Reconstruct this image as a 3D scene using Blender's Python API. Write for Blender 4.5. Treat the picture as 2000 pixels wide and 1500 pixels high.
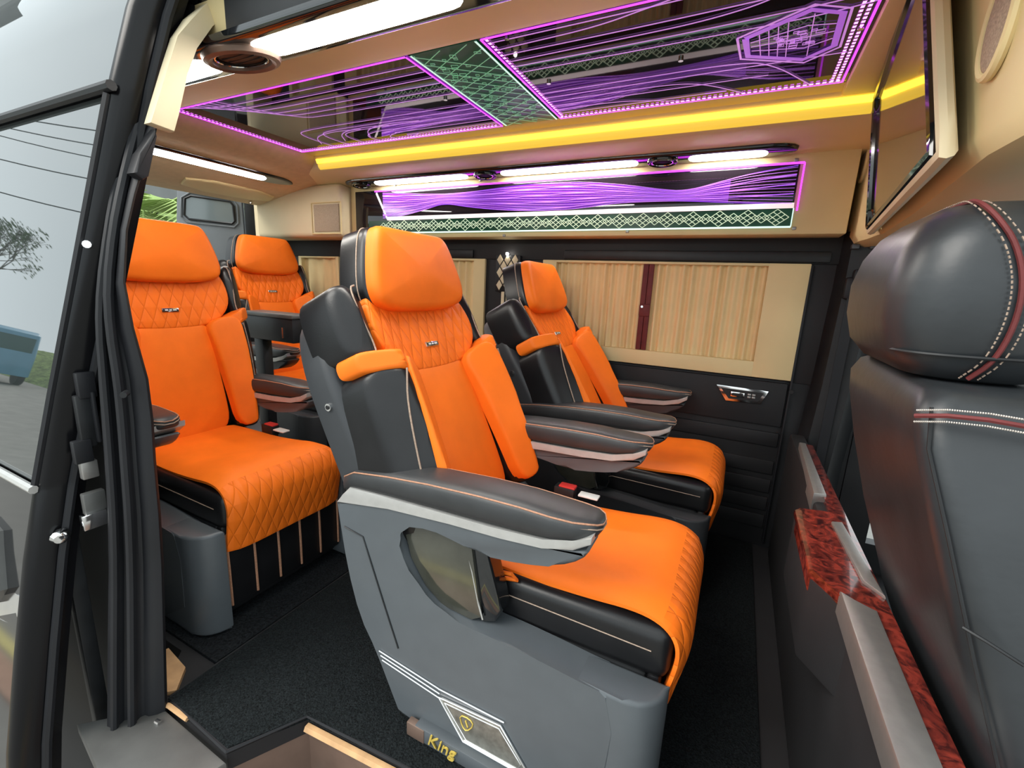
import bpy, bmesh, math, random
from mathutils import Vector, Matrix
random.seed(7)
scene = bpy.context.scene
col = scene.collection
for o in list(bpy.data.objects):
    bpy.data.objects.remove(o)

# ------------------------------------------------------------------ camera, sky, exposure
FPX = 873.93                                   # focal length in pixels of the 2000 px frame
# rows: world X (to the front of the van), Y (across, away), Z (up) in camera axes (right, down, forward)
AX = Vector((0.89137926, 0.13469731, -0.43278129))
AY = Vector((0.45109297, -0.1704129, 0.87605626))
AZ = Vector((0.04425091, -0.97612298, -0.21266353))
CAM = Vector((0.0, 0.0, 1.15))
cam_data = bpy.data.cameras.new('camera')
cam_data.sensor_width = 36.0
cam_data.lens = 36.0 * FPX / 2000.0
cam_data.clip_start = 0.02
cam = bpy.data.objects.new('camera', cam_data)
col.objects.link(cam)
rot = Matrix(((AX.x, -AX.y, -AX.z), (AY.x, -AY.y, -AY.z), (AZ.x, -AZ.y, -AZ.z)))
cam.matrix_world = Matrix.Translation(CAM) @ rot.to_4x4()
scene.camera = cam

world = bpy.data.worlds.new('overcast_sky')
scene.world = world
world.use_nodes = True
wn = world.node_tree.nodes
wl = world.node_tree.links
bg = wn['Background']
tc = wn.new('ShaderNodeTexCoord')
nz = wn.new('ShaderNodeTexNoise')
nz.inputs['Scale'].default_value = 1.6
nz.inputs['Detail'].default_value = 4
rp = wn.new('ShaderNodeValToRGB')
rp.color_ramp.elements[0].position = 0.25
rp.color_ramp.elements[0].color = (0.64, 0.74, 0.78, 1)
rp.color_ramp.elements[1].position = 0.75
rp.color_ramp.elements[1].color = (0.82, 0.88, 0.89, 1)
wl.new(tc.outputs['Generated'], nz.inputs['Vector'])
wl.new(nz.outputs['Fac'], rp.inputs['Fac'])
wl.new(rp.outputs['Color'], bg.inputs['Color'])
bg.inputs['Strength'].default_value = 1.0
sun_d = bpy.data.lights.new('hazy_sun', 'SUN')
sun_d.energy = 1.2
sun_d.angle = 0.6
sun_d.color = (1.0, 0.95, 0.88)
sun = bpy.data.objects.new('hazy_sun', sun_d)
col.objects.link(sun)
sun.rotation_euler = (math.radians(48), 0, math.radians(-35))

vs = scene.view_settings
vs.view_transform = 'Standard'
vs.look = 'None'
vs.gamma = 1.0
vs.use_curve_mapping = False
vs.exposure = 1.15


def at(px, py, x=None, y=None, z=None):
    """point of the place seen at a photo pixel, on the plane x=, y= or z="""
    v = Vector((px - 1000.0, py - 750.0, FPX))
    d = Vector((AX.dot(v), AY.dot(v), AZ.dot(v)))
    i, val = (0, x) if x is not None else ((1, y) if y is not None else (2, z))
    return CAM + d * ((val - CAM[i]) / d[i])


# ------------------------------------------------------------------ materials
MATS = {}


def mat(name, color, rough=0.5, metal=0.0, spec=0.5, noise=None, bump=None, emit=None, estr=0.0,
        coat=0.0, ior=1.5, trans=0.0, var=0.0, quilt=0.0, alpha=1.0):
    m = bpy.data.materials.new(name)
    m.use_nodes = True
    nt = m.node_tree
    b = nt.nodes['Principled BSDF']
    b.inputs['Base Color'].default_value = (*color, 1)
    b.inputs['Roughness'].default_value = rough
    b.inputs['Metallic'].default_value = metal
    b.inputs['IOR'].default_value = ior
    b.inputs['Specular IOR Level'].default_value = spec
    b.inputs['Coat Weight'].default_value = coat
    b.inputs['Coat Roughness'].default_value = 0.05
    b.inputs['Transmission Weight'].default_value = trans
    b.inputs['Alpha'].default_value = alpha
    if emit:
        b.inputs['Emission Color'].default_value = (*emit, 1)
        b.inputs['Emission Strength'].default_value = estr
    tcn = nt.nodes.new('ShaderNodeTexCoord')
    if noise:
        n = nt.nodes.new('ShaderNodeTexNoise')
        n.inputs['Scale'].default_value = noise
        n.inputs['Detail'].default_value = 5
        nt.links.new(tcn.outputs['Object'], n.inputs['Vector'])
        r = nt.nodes.new('ShaderNodeValToRGB')
        k = var
        r.color_ramp.elements[0].position = 0.3
        r.color_ramp.elements[1].position = 0.7
        r.color_ramp.elements[0].color = (*[c * (1 - k) for c in color], 1)
        r.color_ramp.elements[1].color = (*[min(1, c * (1 + k)) for c in color], 1)
        nt.links.new(n.outputs['Fac'], r.inputs['Fac'])
        nt.links.new(r.outputs['Color'], b.inputs['Base Color'])
    last = None
    if bump:
        n2 = nt.nodes.new('ShaderNodeTexNoise')
        n2.inputs['Scale'].default_value = bump[0]
        n2.inputs['Detail'].default_value = 3
        nt.links.new(tcn.outputs['Object'], n2.inputs['Vector'])
        bp = nt.nodes.new('ShaderNodeBump')
        bp.inputs['Strength'].default_value = bump[1]
        bp.inputs['Distance'].default_value = bump[2] if len(bump) > 2 else 0.002
        nt.links.new(n2.outputs['Fac'], bp.inputs['Height'])
        nt.links.new(bp.outputs['Normal'], b.inputs['Normal'])
        last = bp
    if quilt:
        sep = nt.nodes.new('ShaderNodeSeparateXYZ')
        nt.links.new(tcn.outputs['UV'], sep.inputs['Vector'])

        def M(op, a, bb):
            q = nt.nodes.new('ShaderNodeMath')
            q.operation = op
            for i, v in enumerate((a, bb)):
                if isinstance(v, (int, float)):
                    q.inputs[i].default_value = v
                else:
                    nt.links.new(v, q.inputs[i])
            return q.outputs[0]
        U = M('MULTIPLY', sep.outputs['X'], 1 / 0.042)
        V = M('MULTIPLY', sep.outputs['Y'], 1 / 0.105)
        p1 = M('PINGPONG', M('ADD', U, V), 0.5)
        p2 = M('PINGPONG', M('SUBTRACT', U, V), 0.5)
        h = M('POWER', M('MINIMUM', p1, p2), 0.4)
        bp2 = nt.nodes.new('ShaderNodeBump')
        bp2.inputs['Strength'].default_value = quilt
        bp2.inputs['Distance'].default_value = 0.006
        nt.links.new(h, bp2.inputs['Height'])
        if last:
            nt.links.new(last.outputs['Normal'], bp2.inputs['Normal'])
        nt.links.new(bp2.outputs['Normal'], b.inputs['Normal'])
    MATS[name] = m
    return m


mat('orange_leather', (0.88, 0.178, 0.012), 0.5, spec=0.22, noise=9, var=0.07, bump=(260, 0.12, 0.001))
mat('orange_quilt', (0.88, 0.170, 0.011), 0.52, spec=0.22, noise=9, var=0.07, bump=(40, 0.15, 0.004), quilt=0.9)
mat('black_leather', (0.008, 0.008, 0.009), 0.33, spec=0.40, noise=12, var=0.2, bump=(240, 0.15, 0.001))
mat('front_leather', (0.022, 0.025, 0.028), 0.38, spec=0.5, noise=8, var=0.2, bump=(30, 0.12, 0.006))
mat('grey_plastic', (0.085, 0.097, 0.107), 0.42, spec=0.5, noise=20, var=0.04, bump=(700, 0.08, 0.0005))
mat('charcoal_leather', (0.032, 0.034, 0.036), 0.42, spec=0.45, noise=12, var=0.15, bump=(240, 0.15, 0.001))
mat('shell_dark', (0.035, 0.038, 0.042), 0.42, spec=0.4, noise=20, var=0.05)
mat('door_edge', (0.005, 0.005, 0.006), 0.22, spec=0.25, noise=4, var=0.1)
mat('dark_plastic', (0.014, 0.015, 0.0165), 0.45, spec=0.35, noise=20, var=0.2, bump=(500, 0.1, 0.0005))
mat('rubber', (0.014, 0.0145, 0.017), 0.48, spec=0.3, noise=6, var=0.15, bump=(300, 0.1, 0.0008))
mat('dark_trim', (0.017, 0.017, 0.0185), 0.6, spec=0.3, noise=5, var=0.15, bump=(350, 0.12, 0.0008))
mat('gloss_black', (0.006, 0.007, 0.008), 0.08, spec=0.6, coat=0.6, noise=3, var=0.1)
mat('beige', (0.74, 0.60, 0.32), 0.55, spec=0.3, noise=5, var=0.04, bump=(300, 0.1, 0.0008))
mat('beige_light', (0.70, 0.60, 0.40), 0.55, spec=0.3, noise=5, var=0.04, bump=(300, 0.08, 0.0008))
mat('roof_lining', (0.66, 0.49, 0.29), 0.7, spec=0.2, noise=30, var=0.06, bump=(400, 0.15, 0.001))
mat('speaker_mesh', (0.40, 0.31, 0.22), 0.7, noise=300, var=0.25, bump=(900, 0.4, 0.001))
mat('curtain_fabric', (0.80, 0.62, 0.33), 0.8, spec=0.15, noise=15, var=0.03, bump=(200, 0.15, 0.001))
mat('maroon_fabric', (0.13, 0.018, 0.018), 0.7, noise=30, var=0.2, bump=(200, 0.2, 0.001))
mat('carpet', (0.010, 0.0125, 0.0135), 0.95, spec=0.1, noise=260, var=0.75, bump=(220, 0.9, 0.006))
mat('carpet_pile', (0.012, 0.014, 0.016), 0.95, spec=0.1, noise=150, var=0.6, bump=(150, 1.0, 0.01))
mat('silver', (0.46, 0.455, 0.44), 0.36, metal=0.35, noise=40, var=0.06, bump=(120, 0.1, 0.0005))
mat('chrome', (0.82, 0.82, 0.82), 0.12, metal=1.0, noise=30, var=0.04)
mat('brushed_plate', (0.36, 0.35, 0.335), 0.42, metal=0.75, noise=60, var=0.05, bump=(300, 0.06, 0.0004))
mat('thread', (0.34, 0.25, 0.19), 0.6, noise=200, var=0.2)
mat('thread_orange', (0.40, 0.20, 0.12), 0.6, noise=200, var=0.2)
mat('thread_white', (0.62, 0.56, 0.50), 0.6, noise=200, var=0.2)
mat('red_plastic', (0.55, 0.035, 0.03), 0.4, noise=30, var=0.1)
mat('white_plastic', (0.7, 0.72, 0.7), 0.4, noise=30, var=0.04)
mat('smoked_plate', (0.045, 0.046, 0.036), 0.12, spec=0.7, coat=0.5, noise=14, var=0.25)
mat('mirror_black', (0.012, 0.009, 0.014), 0.03, spec=0.5, coat=0.0, ior=1.5, noise=3, var=0.1)
mat('tv_glass', (0.03, 0.028, 0.026), 0.03, spec=1.0, coat=1.0, ior=2.3, noise=3, var=0.05)
mat('door_glass', (0.03, 0.036, 0.036), 0.015, spec=0.5, coat=0.0, ior=2.3, noise=3, var=0.05)
mat('door_paint', (0.006, 0.006, 0.007), 0.07, spec=0.5, coat=0.0, ior=1.9, noise=3, var=0.05)
mat('pane_glass', (0.20, 0.24, 0.25), 0.1, spec=0.6, noise=3, var=0.04)
mat('led_white', (0.9, 0.95, 1.0), 0.4, emit=(1.0, 0.95, 0.87), estr=18.0, noise=3, var=0.02)
mat('led_purple', (0.5, 0.03, 0.7), 0.4, emit=(0.60, 0.05, 0.90), estr=0.95, noise=3, var=0.02)
mat('led_bead', (0.8, 0.2, 0.9), 0.4, emit=(0.95, 0.25, 1.0), estr=1.4, noise=3, var=0.02)
mat('line_purple', (0.5, 0.2, 0.7), 0.4, emit=(0.60, 0.26, 0.75), estr=0.30, noise=3, var=0.02)
mat('line_violet', (0.5, 0.2, 0.7), 0.4, emit=(0.40, 0.12, 0.80), estr=0.25, noise=3, var=0.02)
mat('violet_sheet', (0.12, 0.02, 0.3), 0.15, emit=(0.20, 0.03, 0.52), estr=0.18, noise=3, var=0.02)
mat('line_pale', (0.8, 0.7, 0.75), 0.4, emit=(0.85, 0.74, 0.72), estr=0.28, noise=3, var=0.02)
mat('line_green', (0.3, 0.8, 0.5), 0.4, emit=(0.30, 0.75, 0.48), estr=0.09, noise=3, var=0.02)
mat('line_mint', (0.6, 0.9, 0.8), 0.4, emit=(0.55, 0.85, 0.75), estr=0.40, noise=3, var=0.02)
mat('line_lattice', (0.6, 0.75, 0.55), 0.5, emit=(0.62, 0.80, 0.58), estr=0.17, noise=3, var=0.02)
mat('green_glass', (0.004, 0.035, 0.018), 0.3, spec=0.3, emit=(0.0, 0.10, 0.045), estr=0.07, noise=8, var=0.5)
mat('cove_fade_yellow', (0.8, 0.6, 0.1), 0.5, emit=(1.0, 0.68, 0.06), estr=0.30, noise=3, var=0.02)  # dim yellow emission standing in for light fading below the cove strip
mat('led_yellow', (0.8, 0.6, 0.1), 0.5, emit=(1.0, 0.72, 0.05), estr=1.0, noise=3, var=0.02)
mat('asphalt', (0.27, 0.26, 0.24), 0.9, noise=3, var=0.12, bump=(60, 0.3, 0.01))
mat('pink_paving', (0.48, 0.30, 0.22), 0.9, noise=6, var=0.12)
mat('yellow_paint', (0.75, 0.65, 0.25), 0.8, noise=10, var=0.1)
mat('grass', (0.16, 0.22, 0.07), 0.95, noise=4, var=0.5, bump=(10, 1.0, 0.1))
mat('leaf', (0.30, 0.42, 0.12), 0.6, noise=2, var=0.35)
mat('leaf_dark', (0.10, 0.17, 0.05), 0.7, noise=2, var=0.4)
mat('bark', (0.10, 0.085, 0.07), 0.9, noise=8, var=0.3)
mat('blue_paint', (0.10, 0.27, 0.40), 0.3, coat=0.5, noise=2, var=0.1)
mat('dark_glass', (0.03, 0.09, 0.09), 0.08, noise=2, var=0.1)
mat('concrete', (0.20, 0.205, 0.205), 0.9, noise=2, var=0.12)
mat('cream_wall', (0.75, 0.70, 0.55), 0.9, noise=2, var=0.06)
mat('door_grey', (0.17, 0.19, 0.205), 0.55, noise=8, var=0.06)
mat('gold', (0.75, 0.55, 0.12), 0.35, metal=0.3, noise=20, var=0.1)
mat('brown_metal', (0.17, 0.115, 0.09), 0.4, metal=0.3, noise=7, var=0.25)
mat('grey_metal', (0.13, 0.13, 0.125), 0.45, metal=0.4, noise=9, var=0.2)
mat('plywood', (0.52, 0.31, 0.15), 0.7, noise=18, var=0.2)
mat('emblem_plate', (0.30, 0.30, 0.27), 0.3, metal=0.7, noise=60, var=0.25)
mat('pale_card', (0.80, 0.82, 0.82), 0.5, noise=10, var=0.03)
mat('blur_red', (0.55, 0.30, 0.28), 0.6, noise=60, var=0.3)
mat('blur_blue', (0.25, 0.35, 0.45), 0.6, noise=60, var=0.3)

# burl wood: wave + noise colour
bw = bpy.data.materials.new('burl_wood')
bw.use_nodes = True
_n = bw.node_tree
_b = _n.nodes['Principled BSDF']
_b.inputs['Roughness'].default_value = 0.16
_b.inputs['Coat Weight'].default_value = 0.6
_t = _n.nodes.new('ShaderNodeTexCoord')
_w = _n.nodes.new('ShaderNodeTexNoise')
_w.inputs['Scale'].default_value = 26
_w.inputs['Detail'].default_value = 8
_w.inputs['Distortion'].default_value = 2.4
_r = _n.nodes.new('ShaderNodeValToRGB')
_r.color_ramp.elements[0].position = 0.36
_r.color_ramp.elements[0].color = (0.035, 0.006, 0.006, 1)
_r.color_ramp.elements[1].position = 0.66
_r.color_ramp.elements[1].color = (0.26, 0.035, 0.022, 1)
_n.links.new(_t.outputs['Object'], _w.inputs['Vector'])
_n.links.new(_w.outputs['Fac'], _r.inputs['Fac'])
_n.links.new(_r.outputs['Color'], _b.inputs['Base Color'])
MATS['burl_wood'] = bw


# ------------------------------------------------------------------ mesh helpers
def tag(o, label=None, cat=None, group=None, kind=None):
    if label:
        o['label'] = label
    if cat:
        o['category'] = cat
    if group:
        o['group'] = group
    if kind:
        o['kind'] = kind
    return o


def empty(name, loc, rz=0.0, label=None, cat=None, group=None):
    o = bpy.data.objects.new(name, None)
    col.objects.link(o)
    o.location = loc
    o.rotation_euler = (0, 0, rz)
    o.empty_display_size = 0.1
    return tag(o, label, cat, group)


def link(name, me, m, parent=None):
    o = bpy.data.objects.new(name, me)
    if m and not me.materials:
        me.materials.append(MATS[m])
    col.objects.link(o)
    if parent:
        o.parent = parent
    return o


class MB:
    def __init__(s):
        s.bm = bmesh.new()
        s.uv = s.bm.loops.layers.uv.new('UVMap')

    def add(s, verts, faces, uvs=None):
        vs_ = [s.bm.verts.new(v) for v in verts]
        for f in faces:
            try:
                fc = s.bm.faces.new([vs_[i] for i in f])
            except ValueError:
                continue
            if uvs:
                for lp, i in zip(fc.loops, f):
                    lp[s.uv].uv = uvs[i]
        return vs_

    def box(s, x0, x1, y0, y1, z0, z1, bev=0.0, seg=2):
        x0, x1 = sorted((x0, x1)); y0, y1 = sorted((y0, y1)); z0, z1 = sorted((z0, z1))
        v = [(x, y, z) for x in (x0, x1) for y in (y0, y1) for z in (z0, z1)]
        f = [(0, 1, 3, 2), (4, 6, 7, 5), (0, 4, 5, 1), (2, 3, 7, 6), (0, 2, 6, 4), (1, 5, 7, 3)]
        nv = s.add(v, f)
        if bev > 0:
            ed = list({e for vv in nv for e in vv.link_edges})
            bmesh.ops.bevel(s.bm, geom=ed, offset=bev, segments=seg, affect='EDGES', profile=0.5)
        return s

    def prism(s, poly, fn, a0, a1, bev=0.0, seg=2):
        """poly 2-D points, fn(p, q, a) -> xyz, extruded from a0 to a1"""
        n = len(poly)
        v = [fn(p, q, a0) for p, q in poly] + [fn(p, q, a1) for p, q in poly]
        f = [tuple(range(n)), tuple(range(2 * n - 1, n - 1, -1))]
        f += [(i, i + n, (i + 1) % n + n, (i + 1) % n) for i in range(n)]
        nv = s.add(v, f)
        if bev > 0:
            ids = set(nv)
            ed = []
            for e in s.bm.edges:
                if e.verts[0] in ids and e.verts[1] in ids:
                    i, j = nv.index(e.verts[0]), nv.index(e.verts[1])
                    if (i < n) == (j < n):
                        ed.append(e)
            bmesh.ops.bevel(s.bm, geom=ed, offset=bev, segments=seg, affect='EDGES', profile=0.5)
        return s

    def tube(s, pts, r, n=6, closed=False, rfn=None, cap=True):
        pts = [Vector(p) for p in pts]
        N = len(pts)
        rings = []
        up = Vector((0, 0, 1))
        prev = None
        for i, p in enumerate(pts):
            a = pts[(i - 1) % N] if (closed or i > 0) else p
            b = pts[(i + 1) % N] if (closed or i < N - 1) else p
            d = (b - a)
            if d.length < 1e-9:
                d = Vector((1, 0, 0))
            d.normalize()
            if prev is None:
                ref = up if abs(d.dot(up)) < 0.95 else Vector((1, 0, 0))
                sx = d.cross(ref).normalized()
            else:
                sx = (prev - d * prev.dot(d))
                sx = sx.normalized() if sx.length > 1e-6 else d.cross(up).normalized()
            prev = sx
            sy = d.cross(sx)
            rr = rfn(i / max(1, N - 1)) * r if rfn else r
            rings.append([p + (sx * math.cos(t) + sy * math.sin(t)) * rr
                          for t in [2 * math.pi * k / n for k in range(n)]])
        v = [q for rg in rings for q in rg]
        f = []
        for i in range(N if closed else N - 1):
            j = (i + 1) % N
            for k in range(n):
                f.append((i * n + k, i * n + (k + 1) % n, j * n + (k + 1) % n, j * n + k))
        if not closed and cap:
            f.append(tuple(range(n - 1, -1, -1)))
            f.append(tuple(range((N - 1) * n, N * n)))
        s.add(v, f)
        return s

    def loft(s, rings, closed_ring=True, cap=True, uvs=None):
        n = len(rings[0])
        v = [q for rg in rings for q in rg]
        f = []
        for i in range(len(rings) - 1):
            for k in range(n if closed_ring else n - 1):
                k2 = (k + 1) % n
                f.append((i * n + k, i * n + k2, (i + 1) * n + k2, (i + 1) * n + k))
        if cap and closed_ring:
            f.append(tuple(range(n - 1, -1, -1)))
            f.append(tuple(range((len(rings) - 1) * n, len(rings) * n)))
        s.add(v, f, uvs)
        return s

    def ribbon(s, pts, w, nrm):
        """flat thin strip of width w along pts, lying in the plane with normal nrm"""
        pts = [Vector(p) for p in pts]
        nrm = Vector(nrm)
        L, R = [], []
        for i, p in enumerate(pts):
            d = (pts[min(i + 1, len(pts) - 1)] - pts[max(i - 1, 0)])
            if d.length < 1e-9:
                d = Vector((1, 0, 0))
            sd = d.normalized().cross(nrm).normalized() * (w / 2)
            L.append(p + sd)
            R.append(p - sd)
        n = len(pts)
        t = nrm.normalized() * 0.0012
        v = [q + t for q in L] + [q + t for q in R] + [q for q in L] + [q for q in R]
        f = []
        for i in range(n - 1):
            f += [(i, i + 1, n + i + 1, n + i), (2 * n + i, i, i + 1, 2 * n + i + 1)[::-1],
                  (n + i, n + i + 1, 3 * n + i + 1, 3 * n + i)]
        s.add(v, f)
        return s

    def build(s, name, m, parent=None, sharp=0.7):
        bm = s.bm
        bmesh.ops.recalc_face_normals(bm, faces=bm.faces[:])
        for f in bm.faces:
            f.smooth = True
        for e in bm.edges:
            if len(e.link_faces) == 2:
                if e.calc_face_angle(0) > sharp:
                    e.smooth = False
            else:
                e.smooth = False
        me = bpy.data.meshes.new(name)
        bm.to_mesh(me)
        bm.free()
        me.materials.append(MATS[m])
        return link(name, me, m, parent)


def chaikin(pts, k=2, closed=True):
    for _ in range(k):
        out = []
        n = len(pts)
        for i in range(n if closed else n - 1):
            a, b = pts[i], pts[(i + 1) % n]
            out.append(tuple(a[j] * .75 + b[j] * .25 for j in range(len(a))))
            out.append(tuple(a[j] * .25 + b[j] * .75 for j in range(len(a))))
        if not closed:
            out = [pts[0]] + out + [pts[-1]]
        pts = out
    return pts


def area2(p):
    return sum(p[i][0] * p[(i + 1) % len(p)][1] - p[(i + 1) % len(p)][0] * p[i][1] for i in range(len(p)))


def inset(p, d):
    n = len(p)
    out = []
    sg = 1 if area2(p) > 0 else -1
    for i in range(n):
        a = Vector(p[i - 1]); b = Vector(p[i]); c = Vector(p[(i + 1) % n])
        t = (c - a)
        if t.length < 1e-9:
            out.append(tuple(b)); continue
        t.normalize()
        nn = Vector((-t.y, t.x)) * sg
        out.append(tuple(b + nn * d))
    return out


def pad(outline, h0, h1, r, bulge, fn, ck=2, rings=6, mb=None, hf=None):
    """upholstered pad: outline in (u,v), from h0 up to h1 with rounded rim r and a domed top"""
    o = chaikin(outline, ck) if ck else list(outline)
    if area2(o) < 0:
        o = o[::-1]
    cx = sum(p[0] for p in o) / len(o)
    cy = sum(p[1] for p in o) / len(o)
    layers = [(o, h0), (o, h1 - r)]
    for k in range(1, 4):
        a = k / 3 * math.pi / 2
        layers.append((inset(o, r * (1 - math.cos(a))), h1 - r + r * math.sin(a)))
    base = layers[-1][0]
    for k in range(1, rings):
        sc = 1 - k / rings
        layers.append(([(cx + (p[0] - cx) * sc, cy + (p[1] - cy) * sc) for p in base],
                       h1 + bulge * (1 - sc * sc)))
    n = len(o)
    V, UV, F = [], [], []
    for pts, h in layers:
        for u, v in pts:
            hh = h + (hf(u, v) if hf else 0)
            V.append(fn(u, v, hh)); UV.append((u, v))
    for i in range(len(layers) - 1):
        for k in range(n):
            F.append((i * n + k, i * n + (k + 1) % n, (i + 1) * n + (k + 1) % n, (i + 1) * n + k))
    V.append(fn(cx, cy, h1 + bulge + (hf(cx, cy) if hf else 0))); UV.append((cx, cy))
    c = len(V) - 1
    b = (len(layers) - 1) * n
    for k in range(n):
        F.append((b + k, b + (k + 1) % n, c))
    F.append(tuple(range(n - 1, -1, -1)))
    mb = mb or MB()
    mb.add(V, F, UV)
    return mb


def rim(outline, d, h, fn, ck=2, hf=None):
    o = chaikin(outline, ck) if ck else outline
    if area2(o) < 0:
        o = o[::-1]
    return [fn(u, v, h + (hf(u, v) if hf else 0)) for u, v in inset(o, d)]


def sx(p, q, a):   # polygon in x,z extruded in y
    return (p, a, q)


def sy(p, q, a):   # polygon in y,z extruded in x
    return (a, p, q)


def sz(p, q, a):   # polygon in x,y extruded in z
    return (p, q, a)


# ------------------------------------------------------------------ ground and surroundings
def struct(o):
    return tag(o, kind='structure')


g = MB(); g.box(-70, 40, -60, 60, -0.75, -0.65)
struct(g.build('ground', 'asphalt'))
g = MB(); g.box(-30, 0.2, -0.46, -0.30, -0.65, -0.642)
struct(g.build('paving_strip', 'pink_paving'))
g = MB(); g.box(-30, 0.2, -0.56, -0.49, -0.65, -0.644)
struct(g.build('kerb_line', 'yellow_paint'))

# ------------------------------------------------------------------ van shell
FAR = 2.30
# floor (with the step well cut out beside the sliding door)
fl = MB()
fl.prism([(-3.1, 0.62), (-1.42, 0.62), (-1.30, 0.50), (-0.985, 0.495), (-0.894, 0.656), (-0.687, 0.672),
          (-0.3, 0.70), (0.35, 0.70), (1.7, 0.70), (1.7, 2.36), (-3.1, 2.36)], sz, -0.06, -0.012)
floor = struct(fl.build('floor', 'dark_trim'))
m_ = MB()
m_.prism([(-1.262, 0.505), (-0.985, 0.497), (-0.894, 0.656), (-0.687, 0.672), (-0.3, 0.70), (0.20, 0.70),
          (0.20, 2.26), (-1.262, 2.26)], sz, -0.014, 0.002, bev=0.004)
mat_o = m_.build('carpet_mat', 'carpet')
tag(mat_o, 'black looped carpet mat covering the floor around the front captain seats', 'carpet')
# vinyl edge of the mat along the step well
e_ = MB()
e_.tube([(-1.262, 0.51, -0.004), (-0.985, 0.497, -0.004), (-0.894, 0.656, -0.004), (-0.687, 0.672, -0.004), (-0.3, 0.70, -0.004)], 0.006)
e_.build('edge_binding', 'rubber', mat_o)
e_ = MB()
e_.tube([(-1.264, 0.51, -0.003), (-1.264, 1.4, -0.003)], 0.005)
e_.build('edge_binding', 'dark_plastic', mat_o)
m_ = MB(); m_.box(-2.25, -1.275, 0.64, 2.26, -0.014, -0.002)
tag(m_.build('rear_carpet', 'carpet_pile'), 'black carpet under the second row seat behind the mat edge', 'carpet')
w_ = MB(); w_.prism([(-1.46, 0.55), (-1.30, 0.50), (-1.27, 0.53), (-1.33, 0.585), (-1.45, 0.60)], sz, -0.012, 0.0005)
struct(w_.build('trim_1', 'plywood', None))
# raised platform under the last row
p_ = MB(); p_.box(-3.1, -2.22, 0.62, 2.30, -0.02, 0.055, 0.01)
struct(p_.build('floor_platform', 'carpet_pile'))

# sill and step well
st = empty('entry_step', (-0.9, 0.5, -0.25), label='brown metal entry step below the cut-out edge of the carpet mat', cat='step')
def child_of(o, parent):
    o.parent = parent
    o.matrix_parent_inverse = Matrix.Translation(parent.location).inverted()
    return o
b_ = MB(); b_.box(-1.02, 0.2, 0.18, 0.70, -0.27, -0.25, 0.004)
child_of(b_.build('tread', 'brown_metal'), st)
b_ = MB(); b_.prism([(-0.985, 0.497), (-0.894, 0.658), (-0.687, 0.674), (-0.3, 0.702), (0.2, 0.702), (0.2, 0.735), (-0.7, 0.71), (-0.92, 0.69), (-1.01, 0.51)], sz, -0.25, -0.015)
child_of(b_.build('riser', 'brown_metal'), st)
b_ = MB(); b_.tube([(-0.885, 0.646, -0.0285), (-0.687, 0.662, -0.0285), (-0.3, 0.692, -0.0285)], 0.012)
child_of(b_.build('wood_edge', 'plywood'), st)
b_ = MB(); b_.prism([(-1.40, 0.36), (-1.02, 0.30), (-0.972, 0.485), (-1.245, 0.49), (-1.29, 0.47)], sz, -0.05, -0.016, bev=0.005)
sill = b_.build('sill_plate', 'grey_metal')
tag(sill, 'worn grey metal sill plate at the foot of the door pillar', 'sill')
b_ = MB(); b_.tube([at(305, 1408, z=-0.012), at(312, 1412, z=-0.012)], 0.006, 8)
b_.build('rivet', 'chrome', sill)
b_ = MB(); b_.tube([(-1.29, 0.478, -0.012), (-1.245, 0.498, -0.008), (-1.16, 0.50, -0.008)], 0.007)
b_.build('wood_edge', 'plywood', sill)
b_ = MB()
b_.loft([[at(600, 1500, z=-0.24) + Vector((math.cos(t) * r, math.sin(t) * r, h)) for t in [k * math.pi / 12 for k in range(24)]]
         for r, h in ((0.06, -0.01), (0.06, 0.01), (0.05, 0.02), (0.01, 0.022))])
child_of(b_.build('round_cap', 'white_plastic'), st)

# far side wall (left side of the van)
wl_ = MB()
wl_.box(-3.1, 0.50, 2.285, 2.36, -0.05, 0.795, 0.004)
wl_.box(-3.1, 0.50, 2.27, 2.36, 1.295, 1.42, 0.004)
for a, b in ((-3.1, -2.86), (-2.47, -2.36), (-1.325, -0.965), (0.238, 0.50)):
    wl_.box(a, b, 2.278, 2.36, 0.79, 1.30, 0.004)
wl_.box(-3.1, 0.50, 2.36, 2.40, -0.2, 1.90)
wall_left = struct(wl_.build('wall_left', 'dark_trim'))
# ribs and seams of the lower wall panel
def wx(px, py, y=2.285):
    return at(px, py, y=y)
for py in (846, 902, 940, 976, 1012):
    z = wx(1530, py).z
    r_ = MB(); r_.box(-0.55, 0.232, 2.274, 2.288, z - 0.070, z - 0.004, 0.005)
    r_.build('panel_rib', 'dark_trim', wall_left)
r_ = MB(); r_.box(-0.62, 0.232, 2.268, 2.288, 0.585, 0.785, 0.006)
r_.build('door_card', 'dark_trim', wall_left)
r_ = MB(); r_.box(-0.85, 0.30, 2.255, 2.275, 1.30, 1.345, 0.006)
r_.build('window_header', 'dark_plastic', wall_left)
r_ = MB(); r_.box(-2.4, -1.40, 2.255, 2.275, 1.30, 1.345, 0.006)
r_.build('window_header', 'dark_plastic', wall_left)
r_ = MB(); r_.box(0.2375, 0.246, 2.262, 2.286, 0.02, 1.29, 0.002)
r_.build('panel_seam', 'rubber', wall_left)
s_ = MB(); p = wx(1545, 765, 2.265)
s_.tube([p, p + Vector((0, -0.008, 0))], 0.009, 10)
s_.build('screw_cap', 'dark_plastic', wall_left)

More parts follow.
